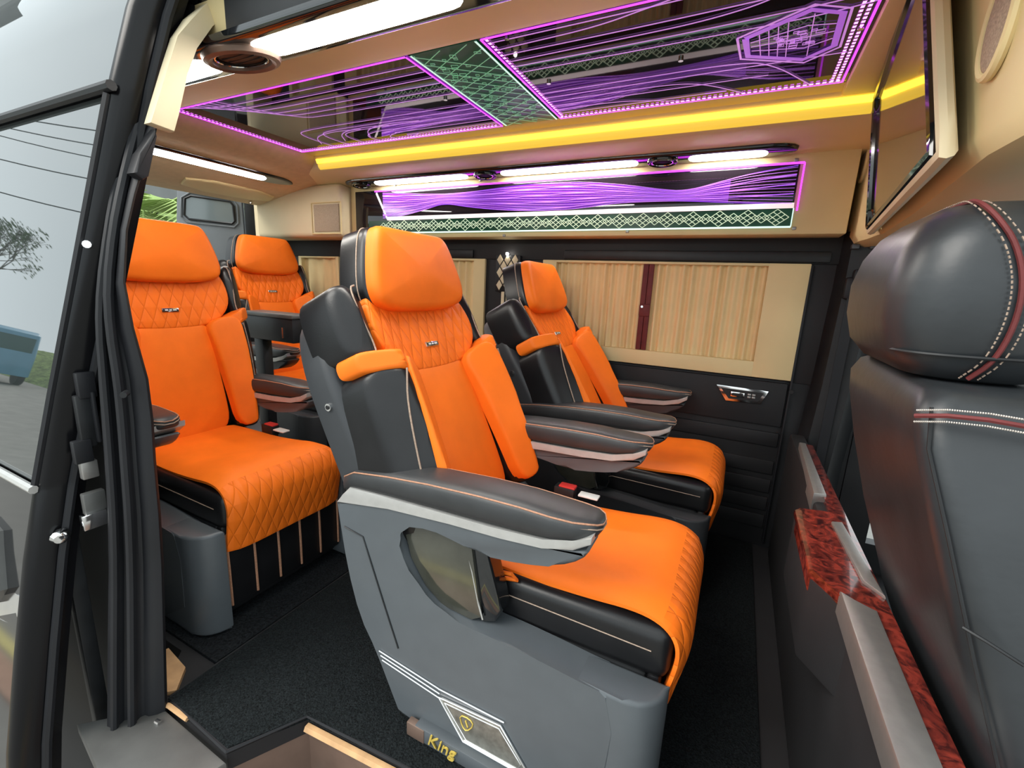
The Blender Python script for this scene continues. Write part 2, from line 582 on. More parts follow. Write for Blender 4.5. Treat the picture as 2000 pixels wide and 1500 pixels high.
# control bezel on the wall
p = at(1450, 768, y=2.262)
cb = empty('window_switch', (p.x, 2.268, p.z), label='chrome trapezoid switch bezel on the black wall panel below the curtains', cat='switch')
def wp(px, py, y=2.262):
    q = at(px, py, y=y)
    return (q.x - p.x, q.z - p.z)
out_ = [wp(1399, 750), wp(1502, 764), wp(1486, 789), wp(1417, 782)]
def fcb(a, b, h):
    return (a, -h, b)
b_ = MB(); b_.prism(out_, fcb, -0.006, 0.012, bev=0.004); b_.build('bezel', 'chrome', cb)
cx_ = sum(q[0] for q in out_) / 4; cz_ = sum(q[1] for q in out_) / 4
in_ = [(cx_ + (q[0] - cx_) * .82, cz_ + (q[1] - cz_) * .66) for q in out_]
b_ = MB(); b_.prism(in_, fcb, 0.008, 0.0135); b_.build('switch_plate', 'dark_plastic', cb)
b_ = MB(); b_.box(cx_ - 0.050, cx_ + 0.008, -0.020, -0.012, cz_ - 0.012, cz_ + 0.012, 0.004); b_.build('handle_ring', 'chrome', cb)
b_ = MB(); b_.box(cx_ - 0.044, cx_ + 0.002, -0.0215, -0.015, cz_ - 0.007, cz_ + 0.008, 0.003); b_.build('handle_recess', 'dark_plastic', cb)
for k in range(2):
    for j in range(2):
        b_ = MB(); b_.box(cx_ + 0.020 + 0.018 * k, cx_ + 0.034 + 0.018 * k, -0.019, -0.012, cz_ - 0.010 + 0.012 * j, cz_ - 0.001 + 0.012 * j, 0.002)
        b_.build('button', 'brushed_plate', cb)

# windows of the far wall: beige liner, pleated curtains, maroon ties
def frame_ring(mb, x0, x1, z0, z1, wL, wR, wB, wT, y0, y1):
    mb.box(x0, x0 + wL, y0, y1, z0, z1, 0.003)
    mb.box(x1 - wR, x1, y0, y1, z0, z1, 0.003)
    mb.box(x0 + wL - .002, x1 - wR + .002, y0, y1, z0, z0 + wB, 0.003)
    mb.box(x0 + wL - .002, x1 - wR + .002, y0, y1, z1 - wT, z1, 0.003)


def pleat_curtain(x0, x1, z0, z1, y, label, n, group='pleated window curtains', slope=0.0):
    mb = MB()
    N = n * 8
    rows = 5
    V, F = [], []
    for side in (0, 1):
        for j in range(rows + 1):
            t = j / rows
            for i in range(N + 1):
                s = i / N
                x = x0 + (x1 - x0) * s
                a = 0.011 * math.sin(s * n * 2 * math.pi + 0.7 * math.sin(s * 9)) * (0.8 + 0.35 * math.sin(s * 23))
                z = z1 + (z0 + slope * s - z1) * t
                V.append((x, y + a + side * 0.003, z))
    W = N + 1
    S = (rows + 1) * W
    for side in (0, 1):
        for j in range(rows):
            for i in range(N):
                q = side * S + j * W + i
                F.append((q, q + 1, q + W + 1, q + W))
    mb.add(V, F)
    o = mb.build('curtain', 'curtain_fabric', sharp=1.4)
    tag(o, label, 'curtain', group)
    return o


def window(idx, x0, x1, wL, wR):
    mb = MB()
    frame_ring(mb, x0, x1, 0.80, 1.296, wL, wR, 0.070, 0.012, 2.262, 2.30)
    o = struct(mb.build('window_%d' % idx, 'beige'))
    b = MB(); b.box(x0, x1, 2.325, 2.335, 0.80, 1.296)
    b.build('glass', 'pane_glass', o)
    return o


window(1, -0.968, 0.238, 0.078, 0.155)
window(2, -2.358, -1.322, 0.10, 0.075)
window(3, -2.862, -2.468, 0.03, 0.03)
pleat_curtain(-0.893, -0.440, 0.868, 1.286, 2.29, 'pleated tan curtain beside the seat back, rear of the maroon ties', 12)
pleat_curtain(-0.398, 0.086, 0.868, 1.286, 2.29, 'pleated tan curtain above the window switch, ahead of the maroon ties', 13)
pleat_curtain(-2.26, -1.395, 0.868, 1.286, 2.29, 'pleated tan curtain in the window behind the central headrest', 18)
pleat_curtain(-2.835, -2.495, 0.832, 1.286, 2.29, 'plain tan curtain in the rearmost window below the speaker box', 3)
tie = empty('curtain_tie', (-0.419, 2.285, 0.86), label='dark maroon cloth strips tied together between the two tan curtains', cat='curtain tie')
for k, dx in enumerate((-0.013, 0.013)):
    b_ = MB(); b_.box(dx - 0.0125, dx + 0.0125, -0.012, 0.0, 0.01, 0.425, 0.004); b_.build('strip', 'maroon_fabric', tie)
b_ = MB(); b_.box(-0.026, 0.026, -0.018, -0.004, 0.175, 0.235, 0.006); b_.build('buckle_band', 'maroon_fabric', tie)
b_ = MB(); b_.tube([(-0.012, -0.018, 0.222), (-0.012, -0.022, 0.222)], 0.006, 8); b_.build('snap', 'chrome', tie)

# lattice pillar between the windows
lp = empty('lattice_pillar', (-1.17, 2.27, 0.58), label='narrow cream pillar strip with a diamond lattice head between the windows', cat='pillar trim')
b_ = MB(); b_.box(-0.035, 0.045, -0.022, 0.008, 0.0, 0.54, 0.004); b_.build('strip', 'beige_light', lp)
b_ = MB(); b_.box(-0.012, -0.004, -0.026, -0.018, 0.0, 0.54); b_.build('groove', 'dark_plastic', lp)
b_ = MB(); b_.box(-0.075, 0.075, -0.022, 0.008, 0.54, 0.735, 0.004); b_.build('head', 'dark_plastic', lp)
dm = MB(); dm.prism([(0, -0.034), (0.019, 0), (0, 0.034), (-0.019, 0)], fcb, 0.0, 0.006, bev=0.002)
d0 = dm.build('lattice_diamond', 'beige_light', lp)
first = True
for r in range(5):
    for c in range(3 if r % 2 == 0 else 2):
        xx = -0.046 + c * 0.046 + (0.023 if r % 2 else 0)
        o = d0 if first else d0.copy()
        if not first:
            col.objects.link(o); o.parent = lp
        first = False
        o.location = (xx, -0.022, 0.575 + r * 0.034)
        o.scale = (1, 1, 0.85)
b_ = MB(); b_.tube([(0.0, -0.028, 0.742), (0.0, -0.036, 0.742)], 0.008, 10); b_.build('lamp_dot', 'led_white', lp)

# right hand end: pillar ahead of the window, belt guide
bp = MB()
prof = [(0.345, 2.28, 1.42), (0.345, 2.28, 1.2), (0.335, 2.27, 0.8), (0.315, 2.25, 0.45), (0.31, 2.25, 0.0)]
rings_ = []
for x, y, z in prof:
    rings_.append([(x - 0.02, y, z), (x + 0.01, y - 0.06, z), (x + 0.10, y - 0.08, z), (x + 0.16, y, z), (x + 0.16, y + 0.09, z), (x - 0.02, y + 0.09, z)])
bp.loft(rings_)
bpil = bp.build('door_pillar', 'dark_plastic')
tag(bpil, 'dark plastic pillar between curtained window and front cabin, with belt guide', 'pillar')
p = at(1668, 565, y=2.19)
b_ = MB(); b_.box(p.x - 0.035, p.x + 0.02, 2.165, 2.21, p.z - 0.04, p.z + 0.045, 0.012); b_.build('belt_guide', 'rubber', bpil)
b_ = MB(); b_.box(p.x - 0.015, p.x + 0.012, 2.155, 2.20, p.z + 0.03, p.z + 0.075, 0.01); b_.build('belt_anchor', 'rubber', bpil)
b_ = MB(); b_.box(p.x - 0.02, p.x + 0.015, 2.168, 2.172, p.z - 0.8, p.z - 0.02); b_.build('belt_webbing', 'rubber', bpil)
for q in ((1670, 482), (1706, 482)):
    p = at(*q, y=2.2)
    b_ = MB(); b_.box(p.x - 0.012, p.x + 0.012, 2.185, 2.215, p.z - 0.008, p.z + 0.008, 0.002); b_.build('clip', 'grey_plastic', bpil)

# ------------------------------------------------------------------ upper far wall with lit glass
UY = 2.15
u_ = MB(); u_.box(-2.22, 0.318, UY, 2.30, 1.40, 1.70, 0.006)
upper = struct(u_.build('wall_left_upper', 'beige'))
for q in ((1556, 312), (1551, 446), (1225, 452), (984, 460), (756, 461), (938, 352), (771, 362)):
    p = at(*q, y=UY - 0.004)
    b_ = MB(); b_.box(p.x - 0.007, p.x + 0.007, UY - 0.006, UY + 0.01, p.z - 0.006, p.z + 0.006, 0.002)
    b_.build('screw_clip', 'brushed_plate', upper)
GY = UY - 0.012
gp = empty('wall_light_panel', (-1.0, UY, 1.43), label='long dark glass wall panel with purple edge light and a diamond border strip', cat='light panel')
GO = Vector((-1.0, UY, 1.43))
def gpt(px, py, dy=0.0):
    q = at(px, py, y=GY - dy)
    return q - GO
def onpanel(mb, name, m):
    return mb.build(name, m, gp)
b_ = MB(); b_.box(-2.17 + 1.0, 0.13 + 1.0, -0.012, 0.0, 0.005, 0.235, 0.002); onpanel(b_, 'glass', 'mirror_black')
ztop = gpt(1563, 318).z; zbar = gpt(1557, 401).z; zbot = gpt(1553, 441).z
xl = gpt(732, 375).x; xr = gpt(1570, 330).x
N_ = (0, -1, 0)
ly = -0.0125
up_px = [(735, 377), (800, 378), (860, 380), (930, 374), (1010, 362), (1080, 357), (1140, 355), (1225, 361), (1290, 370), (1340, 373), (1400, 357), (1470, 338), (1560, 323)]
lo_px = [(757, 426), (790, 421), (830, 410), (868, 397), (915, 405), (1000, 412), (1090, 411), (1150, 405), (1200, 397), (1290, 393), (1350, 393), (1440, 397), (1556, 398)]
def interp(pts, x):
    for a, b in zip(pts, pts[1:]):
        if a.x <= x <= b.x:
            t = (x - a.x) / (b.x - a.x)
            return a.z + (b.z - a.z) * t
    return pts[0].z if x < pts[0].x else pts[-1].z
UPc = [Vector(p) for p in chaikin([tuple(gpt(*q)) for q in up_px], 2, False)]
LOc = [Vector(p) for p in chaikin([tuple(gpt(*q)) for q in lo_px], 2, False)]
wx0, wx1 = UPc[0].x + 0.05, xr - 0.02
ns = 90
V, F = [], []
wxs = gpt(1425, 370).x
for i in range(ns + 1):
    x = wx0 + (wxs - wx0) * i / ns
    V += [(x, ly, interp(UPc, x)), (x, ly, interp(LOc, x))]
for i in range(ns):
    F.append((2 * i, 2 * i + 1, 2 * i + 3, 2 * i + 2))
b_ = MB(); b_.add([(v[0], v[1] - 0.0006, v[2]) for v in V], F); b_.add([(v[0], v[1], v[2]) for v in V], F)
onpanel(b_, 'violet_wave', 'violet_sheet')
wv = MB()
for k in range(26):
    t = k / 25
    pts = []
    for i in range(ns + 1):
        x = wx0 + (wx1 - wx0) * i / ns
        a, b = interp(UPc, x), interp(LOc, x)
        tt = t + 0.06 * math.sin(i * 0.11 + k)
        pts.append((x, ly - 0.001, a + (b - a) * min(1, max(0, tt if 0 < k < 25 else t))))
    wv.ribbon(pts, 0.0016, N_)
tag(onpanel(wv, 'engraved_waves', 'line_violet'), kind='stuff')
b_ = MB(); b_.ribbon([(xl, ly - .001, ztop), (xr, ly - .001, ztop)], 0.008, N_); onpanel(b_, 'edge_light', 'led_purple')
b_ = MB(); b_.ribbon([(xr, ly - .001, ztop), (xr, ly - .001, zbar - 0.02)], 0.006, N_); onpanel(b_, 'edge_light', 'led_purple')
b_ = MB(); b_.ribbon([tuple(gpt(735, 377)), tuple(gpt(757, 428))], 0.012, N_); onpanel(b_, 'divider_bar', 'line_pale')
b_ = MB(); b_.ribbon([(gpt(757, 428).x, ly - .001, zbar), (xr - 0.012, ly - .001, zbar)], 0.020, N_); onpanel(b_, 'divider_bar', 'line_pale')
b_ = MB(); b_.ribbon([(xl + 0.03, ly - .001, zbot - 0.004), (xr - 0.012, ly - .001, zbot - 0.004)], 0.007, N_); onpanel(b_, 'edge_light', 'line_mint')
b_ = MB(); b_.ribbon([(xr - 0.012, ly - .001, zbot - 0.004), (xr - 0.012, ly - .001, zbar - 0.01)], 0.004, N_); onpanel(b_, 'edge_light', 'line_mint')
hh = (zbar - 0.011 - zbot) / 2
zc = zbot + hh
gs = MB(); gs.box(xl - 0.05, xr - 0.014, -0.0128, -0.011, zbot - 0.002, zbar - 0.01); onpanel(gs, 'border_strip', 'green_glass')
def diamond_mesh(name, rx, rz, n):
    mb = MB()
    for k in range(n + 1):
        t = -1 + 2 * k / n
        a = (rx * (t - 1) / 2, 0, rz * (t + 1) / 2); b = (rx * (t + 1) / 2, 0, rz * (t - 1) / 2)
        mb.ribbon([a, b], 0.0026, N_)
        a = (rx * (t - 1) / 2, -0.0003, -rz * (t + 1) / 2); b = (rx * (t + 1) / 2, -0.0003, -rz * (t - 1) / 2)
        mb.ribbon([a, b], 0.0026, N_)
    return onpanel(mb, name, 'line_lattice')
big = diamond_mesh('diamond_motif', 0.042, hh * 0.95, 3)
small = diamond_mesh('small_diamond_motif', 0.026, hh * 0.62, 2)
for k in range(20):
    for src, off in ((big, 0.0), (small, 0.052)):
        o = src if k == 0 else src.copy()
        if k:
            col.objects.link(o); o.parent = gp
        o.location = (xr - 0.065 - 0.104 * k - off, ly - 0.0012, zc)

# speaker box in the rear far corner
sbx = empty('speaker_box', (-2.6, 2.10, 1.40), label='cream overhead speaker box above the rearmost curtain', cat='speaker')
b_ = MB(); b_.box(-0.42, 0.37, -0.03, 0.19, 0.0, 0.31, 0.03, 3); b_.build('body', 'beige_light', sbx)
p0_ = at(612, 400, y=2.065); p1_ = at(663, 452, y=2.065)
b_ = MB(); b_.box(p0_.x + 2.6, p1_.x + 2.6, -0.036, -0.028, p1_.z - 1.40, p0_.z - 1.40, 0.004); b_.build('grille', 'speaker_mesh', sbx)
b_ = MB()
x0_, x1_, z0_, z1_ = p0_.x + 2.58, p1_.x + 2.615, p1_.z - 1.412, p0_.z - 1.39
b_.tube([(x0_, -0.032, z0_), (x1_, -0.032, z0_), (x1_, -0.032, z1_), (x0_, -0.032, z1_)], 0.005, 6, True)
b_.build('grille_frame', 'beige', sbx)

# ------------------------------------------------------------------ ceiling
CZ = 1.80
PX0, PX1, PY0, PY1 = -2.20, 0.195, 1.17, 1.80
MID = (PY0 + PY1) / 2
prof = [(1.795, 1.80), (1.872, 1.80), (1.878, 1.786), (1.886, 1.778), (1.892, 1.752), (1.905, 1.738), (1.935, 1.729),
        (1.99, 1.722), (2.05, 1.714), (2.12, 1.704), (2.16, 1.695), (2.34, 1.695), (2.34, 1.90), (1.795, 1.90)]
ce = MB()
ce.prism(prof, sy, -3.0, 0.34)
ce.prism([(2 * MID - a, b) for a, b in prof[:-4]] + [(0.81, 1.690), (0.76, 1.70), (0.74, 1.76), (0.74, 1.90), (2 * MID - 1.795, 1.90)], sy, -3.0, 0.50)
ce.box(PX0, PX1, PY0 - 0.01, PY1 + 0.01, 1.812, 1.90)
ceiling = struct(ce.build('ceiling', 'beige'))
# front cross rail of the tray
c_ = MB(); c_.box(PX1 - 0.002, 0.29, PY0 - 0.06, PY1 + 0.075, 1.785, 1.90, 0.008); c_.build('cross_rail', 'beige', ceiling)
# rear soffit
rs = MB()
pr = [(PX0 + 0.002, 1.80), (-2.215, 1.775), (-2.235, 1.752), (-2.27, 1.738), (-2.52, 1.692), (-2.75, 1.650), (-2.97, 1.607), (-3.03, 1.612), (-3.06, 1.66), (-3.06, 1.90), (PX0, 1.90)]
rs.prism(pr, sx, 0.80, 2.20)
rear_soffit = struct(rs.build('ceiling_rear', 'roof_lining'))
c_ = MB()
def rsz(x):
    for a, b in zip(pr, pr[1:]):
        if b[0] <= x <= a[0]:
            t = (x - a[0]) / (b[0] - a[0]); return a[1] + (b[1] - a[1]) * t
def frs(p, q, h):      # p along y, q = x position, h below surface
    return (q, p, rsz(q) - h)
pad([(1.50, -2.72), (2.02, -2.72), (2.06, -2.88), (1.54, -2.90)], -0.01, 0.012, 0.01, 0.0, frs, 1, mb=c_)
c_.build('hatch_cover', 'beige', rear_soffit)
c_ = MB(); c_.tube([(-2.93, 1.98, rsz(-2.93) - 0.001), (-2.93, 1.98, rsz(-2.93) - 0.014)], 0.012, 10); c_.build('catch', 'chrome', rear_soffit)
c_ = MB(); c_.box(-1.13, 0.50, 0.734, 0.765, 1.684, 1.80, 0.006)
struct(c_.build('trim_3', 'dark_plastic'))
# roof skin over everything, also closes the front
ro = MB(); ro.box(-3.12, 1.9, 0.72, 2.40, 1.90, 1.94)
struct(ro.build('roof', 'gloss_black'))

# yellow cove light
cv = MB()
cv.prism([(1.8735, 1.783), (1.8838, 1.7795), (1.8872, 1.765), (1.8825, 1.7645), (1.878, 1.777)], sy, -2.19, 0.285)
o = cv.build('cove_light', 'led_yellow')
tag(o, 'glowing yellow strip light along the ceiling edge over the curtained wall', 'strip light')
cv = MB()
cv.prism([(1.8870, 1.7652), (1.8907, 1.7495), (1.895, 1.744), (1.905, 1.7365), (1.907, 1.742), (1.894, 1.755)], sy, -2.19, 0.285)  # added glowing strip: the cove light's fade down the soffit, put into emission
cv.build('cove_fade', 'cove_fade_yellow', o)

# lit ceiling panel
cp = empty('ceiling_light_panel', (-1.0, MID, CZ), label='large dark mirrored ceiling panel with glowing purple lines and a green band', cat='light panel')
CO = Vector((-1.0, MID, CZ))
def cpt(px, py, dz=0.0):
    q = at(px, py, z=CZ - 0.0005 - dz) - CO
    return q
def cl(x, y, dz=0.0):
    return (x + 1.0, y - MID, -0.0005 - dz)
DN = (0, 0, -1)
GX0, GX1 = -0.966, -0.740
b_ = MB(); b_.box(PX0 + 1, GX0 - 0.006 + 1, PY0 - MID, PY1 - MID, 0.0, 0.012); b_.build('mirror_sheet', 'mirror_black', cp)
b_ = MB(); b_.box(GX1 + 0.006 + 1, PX1 + 1, PY0 - MID, PY1 - MID, 0.0, 0.012); b_.build('mirror_sheet', 'mirror_black', cp)
b_ = MB(); b_.box(GX0 - 0.006 + 1, GX1 + 0.006 + 1, PY0 - MID, PY1 - MID, 0.004, 0.012); b_.build('backing', 'dark_plastic', cp)
b_ = MB(); b_.box(GX0 + 1, GX1 + 1, PY0 + 0.01 - MID, PY1 - 0.005 - MID, -0.001, 0.006); b_.build('green_band', 'green_glass', cp)
# lattice on the green band
for k in range(13):
    ln = MB()
    t = k / 12
    y0 = PY0 + 0.02 + (PY1 - PY0 - 0.03) * t
    y1 = min(PY1 - 0.01, y0 + 0.16)
    ln.ribbon([cl(GX0 + .005, y0, .002), cl(GX0 + .005 + (GX1 - GX0 - .01) * (y1 - y0) / 0.16, y1, .002)], 0.0026, DN)
    ln.build('lattice_line', 'line_green', cp)
    ln = MB()
    y1 = max(PY0 + 0.015, y0 - 0.12)
    ln.ribbon([cl(GX0 + .005, y0, .0026), cl(GX0 + .005 + (GX1 - GX0 - .01) * (y0 - y1) / 0.12, y1, .0026)], 0.0020, DN)
    ln.build('lattice_line', 'line_green', cp)
sq = MB()
for k in range(60):
    x = random.uniform(GX0 + .02, GX1 - .03); y = random.uniform(PY0 + .03, PY1 - .04)
    w = random.uniform(.010, .022); h = random.uniform(.010, .022)
    sq.ribbon([cl(x, y, .003), cl(x + w, y + h * .3, .003), cl(x + w - h * .3, y + h, .003), cl(x - h * .3, y + h * .7, .003), cl(x, y, .003)], 0.0016, DN)
tag(sq.build('city_motif', 'line_green', cp), kind='stuff')
b_ = MB(); b_.ribbon([cl(GX0 + .002, PY0 + .01, .002), cl(GX0 + .002, PY1 - .01, .002)], 0.006, DN); b_.build('band_edge_light', 'line_mint', cp)
b_ = MB(); b_.ribbon([cl(GX1 - .002, PY0 + .01, .002), cl(GX1 - .002, PY1 - .01, .002)], 0.006, DN); b_.build('band_edge_light', 'line_mint', cp)
# purple edge tubes and bead strips of the two sections
def led_edge(x0, y0, x1, y1, w=0.012):
    b = MB(); b.ribbon([cl(x0, y0, .002), cl(x1, y1, .002)], w, DN); b.build('edge_light', 'led_purple', cp)
A0, A1, B0, B1 = PX0 + .012, GX0 - .016, GX1 + .016, PX1 - .014
Y0, Y1 = PY0 + .010, PY1 - .010
for (a, b) in ((A0, A1), (B0, B1)):
    led_edge(a, Y0, b, Y0, 0.007); led_edge(a, Y1, b, Y1, 0.005); led_edge(a, Y0, a, Y1, 0.006); led_edge(b, Y0, b, Y1, 0.006)
def beads(x0, y0, x1, y1, step=0.017, offs=0.014, nx=0, ny=0):
    L = math.hypot(x1 - x0, y1 - y0)
    n = int(L / step)
    dx, dy = (x1 - x0) / L, (y1 - y0) / L
    b = MB()
    for k in range(n):
        s = (k + .5) * step
        x = x0 + dx * s + nx * offs; y = y0 + dy * s + ny * offs
        b.ribbon([cl(x - dx * .005, y - dy * .005, .002), cl(x + dx * .005, y + dy * .005, .002)], 0.007, DN)
    tag(b.build('led_beads', 'led_bead', cp), kind='stuff')
beads(A0, Y1, A1, Y1, ny=-1); beads(B0, Y1, B1, Y1, ny=-1)
beads(A0, Y0, A0, Y1, nx=1); beads(B1, Y0, B1, Y1, nx=-1); beads(B0, Y0, B0, Y1, nx=1)
beads(B1, Y0, B1, Y1, nx=-1, offs=0.028)
# engraved lines, each a strip (x, y) on the panel
def eline(pts, w=0.0032, m='line_purple'):
    b = MB(); b.ribbon([cl(x, y, .0015) for x, y in chaikin(pts, 3, False)], w, DN); b.build('light_line', m, cp)
for k in range(6):       # rear section, door side
    y = 1.235 + 0.042 * k
    eline([(-2.12 + .04 * k, Y0 + .005), (-2.0 + .05 * k, y - .012), (-1.85 + .05 * k, y), (-1.5, y), (GX0 - .022, y)])
for k in range(6):       # rear section, window side
    y = 1.545 + 0.04 * k
    eline([(-1.93 + .10 * k, Y1 - .01), (-1.95 + .10 * k, y + .03), (-1.86 + .10 * k, y), (-1.5, y), (GX0 - .022, y)])
for k in range(3):
    eline([(-1.96 + .16 * k, 1.72), (-1.90 + .16 * k, 1.63), (-1.75 + .16 * k, 1.60), (-1.60 + .16 * k, 1.62)])
for k in range(6):       # front section, door side
    y = 1.205 + 0.036 * k
    x2 = -0.50 + 0.13 * k
    eline([(GX1 + .024, y + .004), (x2 - .25, y), (x2 - .05, y - .005), (x2 + .10, y - .04), (x2 + .17, Y0 + .005)] if k % 2 else
          [(GX1 + .024, y), (-0.3, y), (0.05, y - .01), (B1 - .03, y - .02)])
for k in range(6):       # front section, window side
    y = 1.555 + 0.037 * k
    x2 = 0.10 - 0.09 * k
    eline([(GX1 + .024, y), (x2 - .45, y), (x2 - .22, y), (x2 - .12, y + .03), (x2, Y1 - .008)] if k % 2 == 0 else
          [(GX1 + .024, y), (-0.35, y), (-0.1, y), (x2 + .15, y)])
# hexagon motif
hexp = [(1440, 75), (1592, 8), (1665, 15), (1641, 91), (1570, 122), (1447, 115)]
HX = [cpt(*q, 0.002) for q in hexp]
hc = sum(HX, Vector()) / 6
def ring_of(sc):
    r = [hc + (q - hc) * sc for q in HX]
    return r + [r[0]]
b_ = MB(); b_.ribbon(ring_of(1.0), 0.006, DN); b_.build('hexagon_line', 'line_purple', cp)
b_ = MB(); b_.ribbon(ring_of(0.86), 0.016, DN); b_.build('hexagon_line', 'line_violet', cp)
HI = ring_of(0.78)[:6]
for k in range(1, 6):
    b_ = MB(); t = k / 6
    a = HI[0].lerp(HI[1], t) if t < .8 else HI[1].lerp(HI[2], (t - .8) * 5)
    b = HI[5].lerp(HI[4], t) if t < .8 else HI[4].lerp(HI[3], (t - .8) * 5)
    b_.ribbon([a, b], 0.0022, DN); b_.build('grid_line', 'line_purple', cp)
for k in range(1, 4):
    b_ = MB(); t = k / 4
    b_.ribbon([HI[0].lerp(HI[5], t), HI[1].lerp(HI[4], t), HI[2].lerp(HI[3], t)], 0.0022, DN); b_.build('grid_line', 'line_purple', cp)
sq = MB()
for k in range(26):
    q = HI[0].lerp(HI[2], random.uniform(.15, .85)).lerp(HI[5].lerp(HI[3], random.uniform(.15, .85)), random.uniform(.2, .8))
    w = random.uniform(.008, .02)
    sq.ribbon([q, q + Vector((w, 0, 0)), q + Vector((w, w * .7, 0)), q + Vector((0, w * .7, 0)), q], 0.0016, DN)
tag(sq.build('city_motif', 'line_purple', cp), kind='stuff')
for q in ((1330, 115), (1072, 160), (990, 72), (870, 192), (1682, 52)):
    p = cpt(*q); b_ = MB(); b_.tube([p, p + Vector((0, 0, -0.006))], 0.007, 10); b_.build('mirror_screw', 'chrome', cp)

# ------------------------------------------------------------------ light pods with vents
def soff_z(y):
    yy = y if y > MID else 2 * MID - y
    for a, b in zip(prof, prof[1:]):
        if a[0] <= yy <= b[0]:
            return a[1] + (b[1] - a[1]) * (yy - a[0]) / (b[0] - a[0])
    return 1.70


def pod(y, x0, x1, leds, vents, label, scale=1.0):
    r = empty('light_pod', ((x0 + x1) / 2, y, soff_z(y)), label=label, cat='ceiling light')
    X = (x0 + x1) / 2
    sl = (soff_z(y + .02) - soff_z(y - .02)) / .04
    w = 0.048 * scale

    def f(p, q, h):
        return (p - X, q, sl * q - h)
    n = 10
    outl = [(x0, 0), (x0 + .03, w * .7), (x0 + .12, w), (x1 - .12, w), (x1 - .03, w * .7), (x1, 0), (x1 - .03, -w * .7), (x1 - .12, -w), (x0 + .12, -w), (x0 + .03, -w * .7)]
    pad(outl, -0.006, 0.014, 0.010, 0.0, f, 1).build('housing', 'gloss_black', r)
    for a, b in leds:
        ww = w * .55
        o2 = [(a, 0), (a + .012, ww * .8), (a + .05, ww), (b - .05, ww), (b - .012, ww * .8), (b, 0), (b - .012, -ww * .8), (b - .05, -ww), (a + .05, -ww), (a + .012, -ww * .8)]
        pad(o2, 0.008, 0.019, 0.005, 0.001, f, 1).build('lamp_diffuser', 'led_white', r)
    for c in vents:
        cir = [(c + math.cos(t) * w * 1.15, math.sin(t) * w * .80) for t in [k * math.pi / 14 for k in range(28)]]
        b = MB(); b.tube([f(u, v, 0.018) for u, v in cir], 0.008 * scale, 8, True); v_ = b.build('vent_ring', 'brown_metal' if scale > 1 else 'gloss_black', r)
        b = MB(); b.tube([f(c + (u - c) * .78, v * .78, 0.021) for u, v in cir], 0.0025, 6, True); b.build('chrome_ring', 'chrome', v_)
        pad([(c + (u - c) * .7, v * .7) for u, v in cir], 0.010, 0.017, 0.003, 0.003, f, 0).build('vent_core', 'dark_plastic', r)
        for k in (-1, 0, 1):
            b = MB(); b.tube([f(c - w * .62, k * w * .22, 0.019), f(c + w * .62, k * w * .22, 0.019)], 0.0018, 4); b.build('vent_slat', 'dark_plastic', r)
    return r


def xfar(px, py, y=2.095):
    return at(px, py, y=y).x
pod(2.095, -2.20, 0.12, [(xfar(732, 348), xfar(914, 336)), (xfar(978, 328), xfar(1248, 312)), (xfar(1345, 300), xfar(1503, 290))],
    [xfar(705, 352), xfar(948, 332), xfar(1295, 305)], 'long black light pod with three white lamps above the purple wall panel')
NY = 0.815
def xnear(px, py):
    return at(px, py, y=NY).x
pod(NY, -1.95, 0.2, [(-1.80, xnear(418, 124)), (xnear(505, 60), -0.55)], [xnear(470, 90)],
    'black light pod over the sliding door side with a round vent between lamps', 1.7)

# rear light bar
rb = empty('rear_light_bar', (-2.5, 1.45, rsz(-2.5)), label='long white light bar across the roof ahead of the rear opening', cat='ceiling light')
sl = (rsz(-2.45) - rsz(-2.55)) / .1
def frb(p, q, h):
    return (q, p - 1.45, sl * q - h)
pad([(1.0, .05), (1.85, .052), (1.93, .03), (1.97, 0), (1.90, -.04), (1.82, -.05), (1.0, -.05)], -0.006, 0.012, 0.008, 0.0, frb, 1).build('housing', 'gloss_black', rb)
pad([(1.03, .030), (1.76, .030), (1.79, .012), (1.79, -.012), (1.76, -.03), (1.03, -.03)], 0.006, 0.018, 0.006, 0.002, frb, 1).build('lamp_diffuser', 'led_white', rb)

# ------------------------------------------------------------------ bulkhead with screen
bk = empty('bulkhead', (0.4, 1.3, 1.36), label='beige overhead bulkhead housing around the screen between cabin and saloon', cat='bulkhead')
BO = Vector((0.4, 1.3, 1.36))
BL, BR, TL, TR = Vector((.352, 1.90, 1.395)), Vector((.262, 1.02, 1.40)), Vector((.302, 1.88, 1.775)), Vector((.229, 1.20, 1.80))
def bil(u, v, h):
    p = BL.lerp(BR, u).lerp(TL.lerp(TR, u), v)
    n = (BR - BL).cross(TL - BL).normalized()
    if n.x > 0:
        n = -n
    return p + n * h
body = MB()
rings_ = []
secs = [(2.34, .320, .320), (2.12, .325, .322), (2.06, .335, .325), (1.96, .338, .300), (1.90, .345, .300), (1.5, .318, .268), (1.02, .268, .232), (0.96, .262, .232), (0.80, .265, .24), (0.62, .34, .31), (0.55, .42, .38)]
for y, xb, xt in secs:
    rings_.append([(xt + .022, y, 1.90), (xt + .022, y, 1.80), (xb + .022, y, 1.40), (xb + .035, y, 1.372), (xb + .07, y, 1.358), (xb + .25, y, 1.37), (xb + .5, y, 1.40), (xb + .5, y, 1.90)])
body.loft(rings_)
child_of(body.build('housing', 'beige'), bk)
def quad_ring(sc0, h, r):
    pts = []
    n = 14
    for (a, b) in (((0, 0), (1, 0)), ((1, 0), (1, 1)), ((1, 1), (0, 1)), ((0, 1), (0, 0))):
        for k in range(n):
            t = k / n
            u, v = a[0] + (b[0] - a[0]) * t, a[1] + (b[1] - a[1]) * t
            pts.append(bil(.5 + (u - .5) * sc0, .5 + (v - .5) * sc0, h))
    return MB().tube(pts, r, 8, True)
